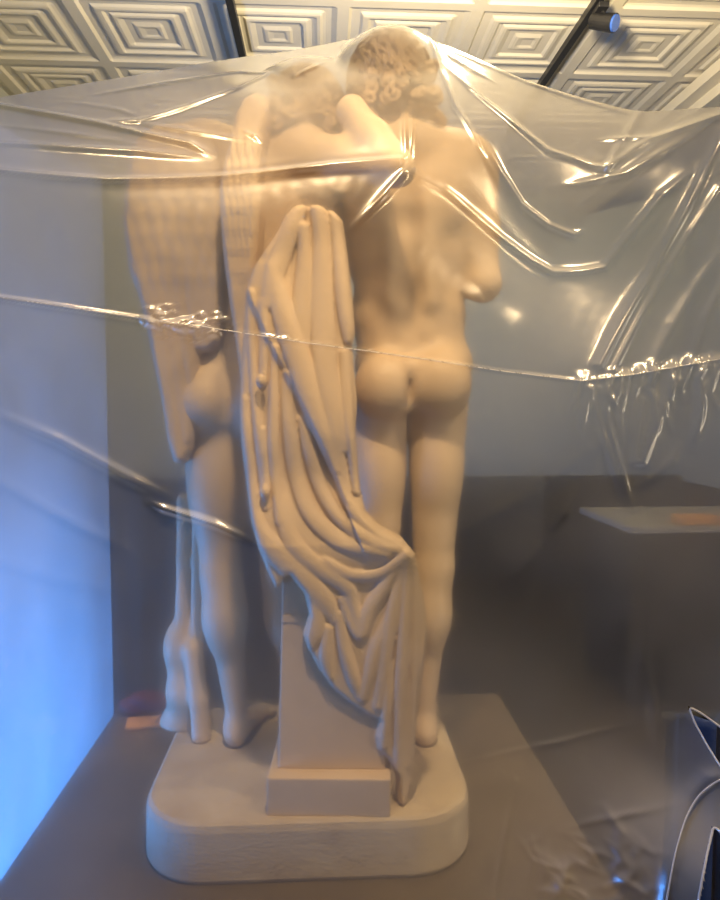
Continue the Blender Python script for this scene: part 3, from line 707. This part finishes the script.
folds = [
    [(298, 203, 9, 22), (289, 228, 10, 22), (276, 262, 11, 16), (268, 300, 9, 10)],
    [(303, 222, 7, 24), (304, 250, 8, 22), (302, 300, 11, 15), (300, 345, 10, 8)],
    [(318, 203, 9, 30), (321, 235, 10, 26), (322, 300, 13, 18), (326, 380, 13, 16), (334, 440, 10, 14), (344, 490, 8, 10)],
    [(335, 208, 9, 24), (340, 255, 9, 22), (346, 310, 9, 20), (350, 338, 7, 16)],
    [(272, 262, 8, 14), (282, 310, 12, 16), (300, 365, 13, 18), (318, 420, 11, 18), (336, 470, 7, 14)],
    [(262, 300, 5, 9), (263, 345, 6, 12), (261, 382, 5, 14)],
    [(247, 290, 6, 10), (250, 350, 5, 12), (256, 420, 5, 12), (262, 470, 6, 12), (265, 505, 6, 10)],
    [(274, 348, 5, 11), (273, 410, 6, 15), (274, 470, 6, 15), (281, 520, 6, 12)],
    [(262, 430, 4, 9), (264, 470, 5, 13), (265, 492, 5, 15)],
    [(285, 375, 6, 10), (288, 420, 8, 14), (295, 470, 9, 16), (310, 512, 9, 16), (340, 538, 8, 16), (385, 550, 6, 14)],
    [(302, 420, 6, 10), (310, 455, 8, 15), (322, 492, 8, 17), (345, 522, 8, 17), (380, 540, 7, 16), (404, 549, 6, 16)],
    [(338, 478, 6, 10), (347, 500, 7, 14), (366, 522, 7, 14), (395, 537, 7, 14)],
    [(241, 400, 6, 8), (247, 460, 7, 12), (256, 520, 8, 14), (276, 548, 10, 16), (300, 572, 11, 17), (322, 595, 10, 16), (334, 615, 6, 10)],
    [(280, 500, 7, 10), (292, 540, 8, 15), (320, 566, 8, 16), (345, 582, 8, 16), (352, 600, 6, 12), (360, 628, 6, 14)],
    [(345, 352, 6, 10), (347, 400, 7, 14), (352, 450, 6, 14), (357, 490, 6, 12)],
    [(330, 350, 5, 8), (338, 400, 6, 12), (344, 450, 5, 12)],
    [(405, 550, 6, 24), (396, 590, 7, 20), (386, 640, 7, 16), (378, 700, 6, 10)],
    [(406, 551, 6, 26), (404, 600, 6, 24), (400, 680, 7, 20), (399, 750, 6, 16), (401, 795, 5, 12)],
    [(409, 552, 6, 24), (414, 600, 5, 20), (413, 680, 5, 17), (408, 760, 5, 14)],
    [(413, 556, 5, 16), (421, 600, 5, 15), (423, 640, 4, 13), (418, 700, 4, 12)],
    [(404, 552, 6, 24), (384, 582, 7, 18), (368, 606, 7, 16), (360, 630, 6, 16), (350, 618, 5, 12), (342, 596, 5, 10)],
    [(404, 552, 6, 24), (380, 570, 6, 18), (350, 572, 6, 16), (325, 560, 6, 12)],
    [(392, 605, 5, 10), (376, 640, 6, 14), (368, 668, 6, 14), (362, 692, 5, 10)],
    [(338, 612, 5, 10), (344, 645, 6, 14), (352, 672, 6, 14), (358, 690, 4, 8)],
    [(316, 598, 8, 12), (316, 625, 8, 14), (308, 645, 5, 10)],
    [(328, 625, 5, 12), (326, 650, 6, 13), (330, 672, 4, 8)],
    [(389, 660, 4, 9), (386, 700, 5, 13), (383, 740, 4, 10)],
]
folds = [[(a, b, c * (1.28 if b > 535 else 1.1), d * (0.85 if b > 535 else 1.05)) for a, b, c, d in f] for f in folds]
steps = [([(243, 287), (262, 330), (280, 365), (300, 405), (318, 442), (334, 478), (345, 505)], 16, 3),
         ([(357, 344), (345, 347), (335, 342)], 0, 3)]
def dr_extra(v):
    v.ell(p(258, 254, 1.50), (0.020, 0.030, 0.013), 0.006, op='sub')              # dark hollow under the top fold
    v.ell(p(261, 381, 1.478), (0.011, 0.012, 0.016), 0.008); v.ell(p(265, 492, 1.468), (0.011, 0.012, 0.016), 0.008)
    v.cap(p(306, 222, 1.50), p(303, 205, 1.505), 0.006, 0.004, 0.006, 'sub')
relief('drapery', M_MARBLE, statue, ol, Yd, yfd, lambda X, Z: 0.035 + 0.13 * np.clip((Z - 1.25) / 0.25, 0, 1), folds, steps, h=0.0028, edge=0.012, extra=dr_extra, k=0.0035)

# ------------------------------------------------------------------ small things around the statue
bm = bmesh.new(); c = P(146, 716, 2.18); add_box(bm, (c.x, 2.17, TZ + 0.007), (0.115, 0.075, 0.012), 0.15, 0.002)
tag(bm_obj('orange_card', bm, M_ORANGE), 'flat orange card lying on the plinth behind the winged figure', 'card')
c = P(148, 684, 2.27)
vm = Vox((c.x - 0.12, 2.16, TZ - 0.02), (c.x + 0.12, 2.36, TZ + 0.12), 0.006)
for dx, dy, dz, r_ in ((-0.04, 0, 0.022, (0.055, 0.05, 0.022)), (0.025, 0.005, 0.028, (0.06, 0.05, 0.028)), (-0.005, -0.01, 0.05, (0.05, 0.04, 0.022))):
    vm.ell((c.x + dx, 2.27 + dy, TZ + dz), r_, 0.012, (0, 0.1, 0.3 * dx * 10))
tag(vm.build('folded_cloth', M_MAROON, None, 1), 'crumpled dull red cloth on the plinth beside the glowing blue plastic', 'cloth')

# ------------------------------------------------------------------ plastic sheet
CP = [(-70, 109, 1.44), (0, 97, 1.50), (130, 76, 1.62), (250, 56, 1.78), (310, 47, 1.82), (360, 37, 1.81), (395, 30, 1.79), (430, 39, 1.75), (520, 78, 1.62), (640, 112, 1.46), (720, 107, 1.38), (800, 112, 1.32), (900, 120, 1.30),
      (250, 92, 1.555), (390, 58, 1.60), (390, 92, 1.525), (345, 85, 1.555), (435, 82, 1.555), (300, 78, 1.62), (262, 84, 1.60), (470, 140, 1.475), (455, 175, 1.455), (300, 110, 1.53), (180, 120, 1.50),
      (-70, 185, 1.31), (0, 180, 1.338), (110, 188, 1.378), (220, 184, 1.415), (330, 172, 1.435), (300, 250, 1.398), (150, 245, 1.364), (0, 235, 1.325), (480, 290, 1.40), (400, 250, 1.405), (407, 166, 1.445), (490, 210, 1.455), (560, 265, 1.43), (605, 172, 1.415), (650, 150, 1.39), (720, 200, 1.30), (850, 200, 1.22),
      (-70, 300, 1.28), (0, 300, 1.31), (150, 320, 1.352), (300, 340, 1.375), (400, 360, 1.385), (500, 370, 1.38), (600, 380, 1.32), (720, 360, 1.25), (850, 360, 1.16),
      (-70, 550, 1.27), (0, 550, 1.29), (150, 550, 1.33), (300, 560, 1.375), (408, 553, 1.40), (500, 560, 1.34), (620, 560, 1.27), (720, 550, 1.20), (850, 550, 1.10),
      (-70, 880, 1.25), (0, 880, 1.26), (200, 890, 1.28), (310, 890, 1.285), (470, 890, 1.25), (560, 830, 1.23), (620, 890, 1.15), (720, 890, 1.05), (850, 890, 0.96), (690, 800, 1.15),
      (0, 1150, 1.24), (310, 1150, 1.26), (620, 1150, 1.05), (850, 1150, 0.90)]
cpw = np.array([P(*c) for c in CP])
def tps_fit(A, y, lam=1e-5):
    n = len(A); r = np.linalg.norm(A[:, None] - A[None], axis=-1)
    K = np.where(r > 0, r ** 2 * np.log(r + 1e-12), 0) + lam * np.eye(n)
    Pm = np.hstack([np.ones((n, 1)), A]); M_ = np.block([[K, Pm], [Pm.T, np.zeros((3, 3))]])
    return np.linalg.solve(M_, np.concatenate([y, np.zeros(3)]))
def tps_eval(A, w_, X, Z):
    out = w_[-3] + w_[-2] * X + w_[-1] * Z
    for (ax_, az_), wi in zip(A, w_): r2 = (X - ax_) ** 2 + (Z - az_) ** 2; out = out + wi * 0.5 * r2 * np.log(r2 + 1e-12)
    return out
A2 = cpw[:, [0, 2]]; W2 = tps_fit(A2, cpw[:, 1])
SX0, SX1, SZ0 = -0.72, 0.98, 0.12
NXs, NZs = 430, 560
ridge = cpw[:13]; ridge = ridge[np.argsort(ridge[:, 0])]
xs_ = np.linspace(SX0, SX1, NXs)
ztop = np.interp(xs_, ridge[:, 0], ridge[:, 2])
ztop = np.convolve(np.pad(ztop, 6, mode='edge'), np.ones(13) / 13, 'valid')
tt = np.linspace(0, 1, NZs) ** 0.96
XS = np.repeat(xs_[:, None], NZs, 1); ZS = SZ0 + (ztop[:, None] - SZ0) * tt[None]
YS = tps_eval(A2, W2, XS, ZS)

def waves(X, Z, seed, n, f0, f1, ang=None):
    rg = np.random.default_rng(seed); o = np.zeros(X.shape)
    for _ in range(n):
        f = rg.uniform(f0, f1); a = rg.uniform(0, 3.14) if ang is None else rg.normal(*ang); ph = rg.uniform(0, 6.28)
        o += np.sin(6.283 * f * (X * math.cos(a) + Z * math.sin(a)) + ph + 1.2 * np.sin(3 * X + 2.3 * Z + ph)) / (f / f0)
    return o / n
def q2(x, y):                                                 # photo pixel -> X, Z on the sheet
    Y = 1.4
    for _ in range(12):
        w_ = P(x, y, Y); Yn = float(tps_eval(A2, W2, np.array([w_.x]), np.array([w_.z]))[0]); Y = Y + 0.6 * (min(max(Yn, 1.0), 1.9) - Y)
    w_ = P(x, y, Y); return w_.x, w_.z
def crease(pts, amp, width, sharp=1.0):
    """fold line: amp in mm towards the viewer, width in mm; tapered at both ends"""
    global YS
    pl = [(*q2(x, y), s) for x, y, s in pts]
    m = 6 * width / 1000
    lo = np.min(np.array(pl)[:, :2], 0) - m; hi = np.max(np.array(pl)[:, :2], 0) + m
    ii = np.where((xs_ > lo[0]) & (xs_ < hi[0]))[0]
    if len(ii) == 0: return
    sl = slice(ii[0], ii[-1] + 1)
    d, sd, v = seg_dist(XS[sl], ZS[sl], pl); d = d / (width / 1000)
    prof = np.exp(-d ** 2) if sharp < 0.5 else 1.0 / (1 + d ** 2) ** 1.5 if sharp < 1.5 else np.exp(-np.sqrt(d ** 2 + 0.05))
    prof = prof * np.clip(6 - d, 0, 1)
    YS[sl] -= amp / 1000 * v[..., 0] * prof

for c_, r_ in ((hc + np.array((0.002, -0.012, 0.006)), (0.136, 0.132, 0.124)), (hw_ + np.array((0, -0.012, 0.006)), (0.124, 0.128, 0.118))):   # the film rests on the heads
    e_ = ((XS - c_[0]) / r_[0]) ** 2 + ((ZS - c_[2]) / r_[2]) ** 2
    se = np.sqrt(e_)
    yh = c_[1] - r_[1] * np.sqrt(np.clip(1 - e_, 0, 1)) + np.clip(se - 1, 0, None) * 0.35
    hb = np.clip(0.06 - np.abs(YS - yh), 0, None) / 0.06
    YS = np.minimum(YS, yh) - hb * hb * 0.015
YS += 0.004 * waves(XS, ZS, 1, 10, 1.2, 4.0) + 0.0005 * waves(XS, ZS, 2, 14, 5, 14)
# upper left: long taut folds running to the raised elbow and to the head
for pts, a, w_ in [
    ([(0, 172, 1), (110, 181, 1), (220, 178, 1), (330, 166, 1), (400, 160, .8)], 9, 9),
    ([(-40, 104, 1), (0, 106, 1), (100, 124, 1), (190, 144, 1), (217, 158, 0)], 7, 7),
    ([(-20, 143, 0.6), (60, 147, 1), (140, 152, 1), (212, 158, 0)], 6, 8),
    ([(80, 97, 0), (160, 84, 1), (240, 72, 1), (268, 74, 1), (240, 88, 1), (190, 106, 1), (140, 121, 1), (90, 122, 0)], 5, 6),
    ([(100, 116, 0), (180, 130, 1), (262, 143, 0)], 4, 6),
    ([(240, 130, 0), (255, 137, 1), (262, 143, 0)], 5, 4),
    ([(290, 80, 0), (315, 70, 1), (330, 62, 0)], 4, 6),
    ([(60, 100, 0), (120, 110, 1), (150, 121, 0)], 3, 5),
    ([(0, 125, .5), (80, 135, 1), (150, 146, 0)], 3, 6)]:
    crease(pts, a * 1.5, w_ * 0.9)
# rays from the elbow
for pts, a, w_ in [
    ([(406, 158, .5), (405, 130, .7), (404, 100, 0)], 6, 4), ([(411, 158, .5), (412, 132, .7), (413, 102, 0)], 6, 4),
    ([(404, 172, .6), (385, 194, .9), (345, 237, 0)], 9, 8), ([(413, 174, .6), (450, 194, .5), (510, 235, 0)], 4, 12),
    ([(399, 164, .7), (360, 168, .8), (300, 172, .4)], 7, 5)]:
    crease(pts, a, w_)
# right: fan of folds off the head, the hanging V and the bunched right side
for pts, a, w_, sh_ in [
    ([(425, 42, 1), (440, 70, 1), (455, 105, .8), (480, 150, .6), (505, 190, 0)], 7, 6, 1), ([(428, 44, 1), (450, 57, 1), (475, 72, .8), (500, 85, 0)], 7, 5, 1),
    ([(440, 62, 0), (470, 89, 1), (493, 107, 1), (530, 137, 1), (549, 152, 1), (576, 160, .8), (604, 170, 1)], 9, 6, 1), ([(450, 50, .5), (520, 80, 1), (580, 100, .6), (640, 116, 0)], 5, 5, 1),
    ([(604, 170, 1), (647, 141, 1), (690, 126, 1), (730, 112, .8)], 13, 6, 2), ([(604, 170, 1), (622, 142, .7), (640, 112, .4)], 8, 7, 1), ([(592, 141, 0), (615, 139, 1), (640, 138, 1), (656, 137, 0)], 6, 3, 2),
    ([(560, 186, 0), (590, 182, 1), (624, 174, 1), (655, 156, 1), (690, 134, 0)], 8, 8, 1), ([(482, 138, .3), (500, 172, 1), (521, 205, 1), (548, 226, 1), (573, 236, 1), (584, 230, 0)], 9, 7, 1),
    ([(447, 191, .2), (507, 243, .8), (530, 260, 1), (552, 273, 1), (580, 272, 1), (603, 268, 1), (635, 228, 1), (661, 196, 1), (688, 174, .3)], 11, 8, 1),
    ([(598, 366, 1), (629, 308, 1), (655, 264, 1), (680, 219, 1), (700, 178, .8), (722, 130, .4)], 14, 9, 1), ([(612, 370, 1), (647, 303, 1), (689, 233, 1), (720, 186, .5)], 13, 7, 2), ([(588, 376, .6), (610, 330, .8), (640, 275, 0)], 7, 10, 1),
    ([(650, 370, .8), (672, 325, 1), (700, 280, .8), (730, 240, .4)], 9, 14, 1), ([(690, 362, .7), (704, 318, 1), (724, 280, .8)], 8, 9, 1), ([(630, 250, 0), (650, 225, 1), (664, 205, 0)], 5, 8, 1)]:
    crease(pts, a, w_, sh_)
# the welded seam across the sheet and the puckers under it
SEAM = [(-60, 289), (0, 298), (70, 308), (150, 320), (230, 331), (300, 342), (360, 350), (430, 360), (500, 371), (580, 381), (630, 375), (680, 366), (760, 352)]
crease([(x, y, 1) for x, y in SEAM], 3.5, 3)
crease([(-60, 290, 1), (0, 299, 1), (70, 309, 1), (150, 321, 1), (225, 331, 0)], 6, 6)
rg = np.random.default_rng(11)
for _ in range(64):
    x = rg.uniform(148, 222); y = 320 + (x - 150) * 0.14 + rg.normal(0, 7); L_ = rg.uniform(6, 18); a = rg.uniform(-0.6, 0.7)
    crease([(x - L_ * math.cos(a), y - L_ * math.sin(a) * .6, 0), (x, y, 1), (x + L_ * math.cos(a), y + L_ * math.sin(a) * .6, 0)], rg.uniform(6, 13), 2.8, 2)
for _ in range(16):
    x = rg.uniform(230, 400); y = 331 + (x - 230) * 0.142 + rg.normal(0, 3); crease([(x - 8, y - rg.uniform(-3, 3), 0), (x, y, 1), (x + 8, y + rg.uniform(-3, 3), 0)], 2.2, 3)
for i in range(22):
    x = 580 + i * 6.8 + rg.uniform(-2, 2); y = 381 - (x - 580) * 0.142; L_ = rg.uniform(25, 80)
    crease([(x, y - rg.uniform(4, 14), 0), (x, y + 2, 1), (x - rg.uniform(-6, 9), y + L_ * .5, .8), (x - rg.uniform(-14, 16), y + L_, 0)], rg.uniform(6, 11), rg.uniform(4.5, 7), 1)
for pts, a, w_ in [
    ([(588, 388, 1), (600, 430, 1), (614, 470, 1), (628, 510, 0)], 7, 7), ([(598, 388, .8), (612, 440, 1), (624, 480, 1), (634, 515, 0)], 8, 6),
    ([(672, 380, .6), (655, 425, 1), (641, 462, 1), (634, 462, .8), (642, 400, .4)], 11, 9), ([(704, 372, .6), (698, 420, 1), (690, 455, 0)], 9, 10), ([(682, 440, 0), (672, 460, 1), (652, 478, .6), (630, 490, 0)], 7, 10),
    ([(575, 482, 0), (562, 512, 1), (545, 540, 0)], 8, 12), ([(545, 540, .5), (530, 560, .6), (510, 580, 0)], 5, 14),
    ([(143, 499, 0), (165, 508, 1), (215, 524, 1), (262, 546, 0)], 15, 8), ([(0, 415, .6), (60, 440, 1), (130, 478, 1), (200, 512, 0)], 12, 15), ([(0, 480, .6), (70, 520, 1), (140, 556, 0)], 9, 16), ([(0, 560, .6), (60, 580, 1), (130, 592, 0)], 5, 18),
    ([(440, 540, 0), (520, 500, 1), (590, 450, 1), (640, 420, 0)], 6, 22), ([(650, 600, 0), (640, 660, 1), (636, 740, 0)], 5, 14), ([(516, 780, .4), (504, 840, 1), (495, 900, .6)], 3, 5),
    ([(440, 770, 0), (560, 742, 1), (660, 720, 0)], 2.0, 4), ([(560, 830, 0), (620, 815, 1), (690, 800, 0)], 3, 4),
    ([(662, 905, 1), (668, 870, 1), (678, 825, 1), (692, 790, 1), (706, 776, 1), (730, 774, 1)], 7, 9), ([(640, 640, 0), (652, 700, 1), (660, 760, 0)], 5, 10),
    ([(600, 800, 0), (620, 830, 1), (615, 860, 0)], 6, 10)]:
    crease(pts, a, w_)
for _ in range(42):                                            # crumpled foot of the sheet at the right
    x = rg.uniform(525, 650); y = rg.uniform(835, 905); a = rg.choice((rg.normal(-0.55, 0.25), rg.normal(-1.3, 0.3), rg.normal(0.5, 0.3))); L_ = rg.uniform(14, 42)
    b = a + rg.normal(0, .35)
    crease([(x - L_ * math.cos(a), y + L_ * math.sin(a) * -1, 0), (x, y, 1), (x + L_ * math.cos(b), y + L_ * math.sin(b), 0)], rg.uniform(1.5, 4), rg.uniform(4, 8), int(rg.choice((1, 2))))
YS += 0.0004 * waves(XS, ZS, 5, 12, 16, 40)

hole1 = [q2(*c) for c in [(688, 706), (700, 712), (722, 728), (740, 745), (740, 800), (722, 770), (706, 744), (694, 722)]]
hole2 = [q2(*c) for c in [(697, 902), (704, 864), (713, 824), (722, 834), (724, 902)]]
ids = np.arange(NXs * NZs).reshape(NXs, NZs)
Fq = np.stack([ids[:-1, :-1], ids[1:, :-1], ids[1:, 1:], ids[:-1, 1:]], -1).reshape(-1, 4)
fx = 0.25 * (XS[:-1, :-1] + XS[1:, :-1] + XS[1:, 1:] + XS[:-1, 1:]).ravel(); fz = 0.25 * (ZS[:-1, :-1] + ZS[1:, :-1] + ZS[1:, 1:] + ZS[:-1, 1:]).ravel()
cut = (poly_sdf(fx, fz, hole1) < 0) | (poly_sdf(fx, fz, hole2) < 0)
sheet = empty('plastic_sheet', (0.1, 1.27, 0.12), 'clear crinkled plastic dustsheet draped over the statue head and elbow', 'plastic sheet')
V = np.stack([XS, YS, ZS], -1).reshape(-1, 3)
adopt(mesh_np('front_drape', V, Fq[~cut], M_FILM), sheet)

def grid_mesh(name, G, mat, parent):
    a, b = G.shape[:2]; ids = np.arange(a * b).reshape(a, b)
    F_ = np.stack([ids[:-1, :-1], ids[1:, :-1], ids[1:, 1:], ids[:-1, 1:]], -1).reshape(-1, 4)
    return adopt(mesh_np(name, G.reshape(-1, 3), F_, mat), parent)
# rear: falls away from the ridge and hangs behind
NR = 150; top = np.stack([xs_, YS[:, -1], ztop], -1)
zb = np.interp(xs_, [-0.72, 0.1, 0.98], [2.33, 2.32, 2.05]); yb = 2.42 - 0.07 * np.exp(-(xs_ + 0.72) / 0.05)
G = np.zeros((NXs, NR, 3))
for j in range(NR):
    t = j / (NR - 1)
    if t < 0.45:
        s_ = t / 0.45; G[:, j, 0] = xs_; G[:, j, 1] = top[:, 1] + (yb - top[:, 1]) * s_; G[:, j, 2] = top[:, 2] + (zb - top[:, 2]) * (0.6 * s_ + 0.4 * s_ * s_)
    else:
        s_ = (t - 0.45) / 0.55; G[:, j, 0] = xs_; G[:, j, 1] = yb + 0.06 * s_; G[:, j, 2] = zb + (0.15 - zb) * s_
bl_ = np.clip(np.arange(NR) / 12, 0, 1)[None]
G[..., 1] += bl_ * (0.02 * waves(G[..., 0], G[..., 2] * .4, 21, 10, 1.0, 4.0)); G[..., 2] += bl_ * 0.006 * waves(G[..., 0], G[..., 1], 22, 8, 1, 4) * (np.arange(NR) / NR < .45)[None]
keep = xs_ < 0.80
grid_mesh('rear_drape', G[keep][:, ::-1], M_FILM_REAR, sheet)
# left side: hangs past the plinth's edge
NSd = 130; left = np.stack([XS[0], YS[0], ZS[0]], -1)
Gs = np.zeros((NSd, NZs, 3))
for i in range(NSd):
    t = i / (NSd - 1); zt = ztop[0] + (zb[0] - ztop[0]) * (0.6 * t + 0.4 * t * t)
    Gs[i, :, 0] = -0.72; Gs[i, :, 1] = left[:, 1] + (yb[0] - left[:, 1]) * t; Gs[i, :, 2] = SZ0 + (left[:, 2] - SZ0) * (zt - SZ0) / (ztop[0] - SZ0)
ed = np.clip(np.minimum(np.arange(NSd), NSd - 1 - np.arange(NSd)) / 14, 0, 1)[:, None]
Gs[..., 0] += ed * 0.018 * waves(Gs[..., 1], Gs[..., 2] * .35, 31, 10, 1.2, 5.0)
grid_mesh('side_drape', Gs, M_FILM_SIDE, sheet)

def tube(name, pts, rad, mat, parent, n=8):
    """thin rolled edge following world points"""
    pts = [Vector(q) for q in pts]; bm = bmesh.new(); rings = []
    for i, q in enumerate(pts):
        d = (pts[min(i + 1, len(pts) - 1)] - pts[max(i - 1, 0)]).normalized(); u = d.cross(Vector((0, 1, 0.2))).normalized(); v = d.cross(u)
        r = rad[i] if isinstance(rad, (list, tuple)) else rad
        rings.append([bm.verts.new(q + (u * math.cos(6.2832 * k / n) + v * math.sin(6.2832 * k / n)) * r) for k in range(n)])
    for a, b in zip(rings, rings[1:]):
        for k in range(n): bm.faces.new((a[k], a[(k + 1) % n], b[(k + 1) % n], b[k]))
    bm.faces.new(rings[0][::-1]); bm.faces.new(rings[-1])
    return adopt(bm_obj(name, bm, mat, smooth=True), parent)
def on_sheet(px, py, off=0.0):
    x, z = q2(px, py); i = int(np.clip(np.searchsorted(xs_, x), 1, NXs - 1)); j = int(np.clip(np.searchsorted(ZS[i], z), 1, NZs - 1))
    return (x, YS[i, j] - off, z)
def soften(pts, k=4):
    a = np.array(pts); b = np.pad(a, ((k, k), (0, 0)), mode='edge'); w_ = np.ones(2 * k + 1) / (2 * k + 1)
    return [tuple(np.convolve(b[:, c], w_, 'valid')[i] for c in range(3)) for i in range(len(a))]
def dense(pl, step=4):
    out = []
    for (x, y), (x2, y2) in zip(pl, pl[1:]):
        k = max(1, int(math.hypot(x2 - x, y2 - y) / step)); out += [(x + (x2 - x) * i / k, y + (y2 - y) * i / k) for i in range(k)]
    return out + [pl[-1]]
tube('seam', [on_sheet(x, y, 0.0008) for x, y in dense(SEAM)], 0.0011, M_FILM_EDGE, sheet, 6)
tube('torn_edge', soften([on_sheet(x, y, 0.001) for x, y in dense([(745, 748), (722, 728), (700, 712), (688, 706), (694, 722), (706, 744), (722, 770), (742, 802)], 2)], 2), 0.0018, M_FILM_EDGE, sheet, 6)
tube('torn_edge', soften([on_sheet(x, y, 0.001) for x, y in dense([(696, 906), (704, 864), (713, 824), (722, 834)], 2)], 3), 0.0022, M_FILM_EDGE, sheet, 6)

tube('rolled_edge', soften([on_sheet(x, y, 0.004) for x, y in dense([(661, 906), (667, 870), (677, 828), (691, 792), (704, 778), (724, 774)])], 6), 0.0016, M_FILM_EDGE, sheet, 8)  # pale tube stands in for the bright highlight along the rolled fold

# dark navy blanket and a black pole glimpsed through the gaps in the sheet
a0 = P(672, 690, 1.62); G = np.zeros((60, 40, 3))
U, Vv = np.meshgrid(np.linspace(0, 1, 60), np.linspace(0, 1, 40), indexing='ij')
G[..., 0] = 0.87 + 0.33 * U; G[..., 1] = 1.62 + 0.02 * np.sin(U * 22) + 0.012 * np.sin(U * 9 + 2 * Vv); G[..., 2] = 0.02 + 0.79 * Vv
stn = empty('navy_blanket', (1.03, 1.62, 0), 'dark navy blanket behind the torn gap in the plastic', 'blanket')
ids = np.arange(2400).reshape(60, 40)
o = grid_mesh('cloth', G, M_NAVY, stn); sm = o.modifiers.new('thickness', 'SOLIDIFY'); sm.thickness = 0.012; sm.offset = 1
bm = bmesh.new(); add_cyl(bm, (0.84, 1.638, 0.800), (1.22, 1.638, 0.800), 0.012, 0.012); add_cyl(bm, (0.88, 1.66, 0), (0.88, 1.66, 0.800), 0.012, 0.012); add_cyl(bm, (1.18, 1.66, 0), (1.18, 1.66, 0.800), 0.012, 0.012)
adopt(bm_obj('stand', bm, M_BLACK), stn)
pb = P(722, 880, 1.36)
po = empty('black_pole', (pb.x + 0.02, 1.38, 0), 'glossy black pole standing in the lower gap of the plastic', 'pole')
bm = bmesh.new(); add_cyl(bm, (pb.x + .02, 1.38, 0.02), (pb.x + .02, 1.38, 0.90), 0.026, 0.026, 24); adopt(bm_obj('shaft', bm, M_BLACK, smooth=False), po)
bm = bmesh.new(); add_cyl(bm, (pb.x + .02, 1.38, 0.0), (pb.x + .02, 1.38, 0.025), 0.10, 0.09, 28); adopt(bm_obj('foot', bm, M_BLACK), po)
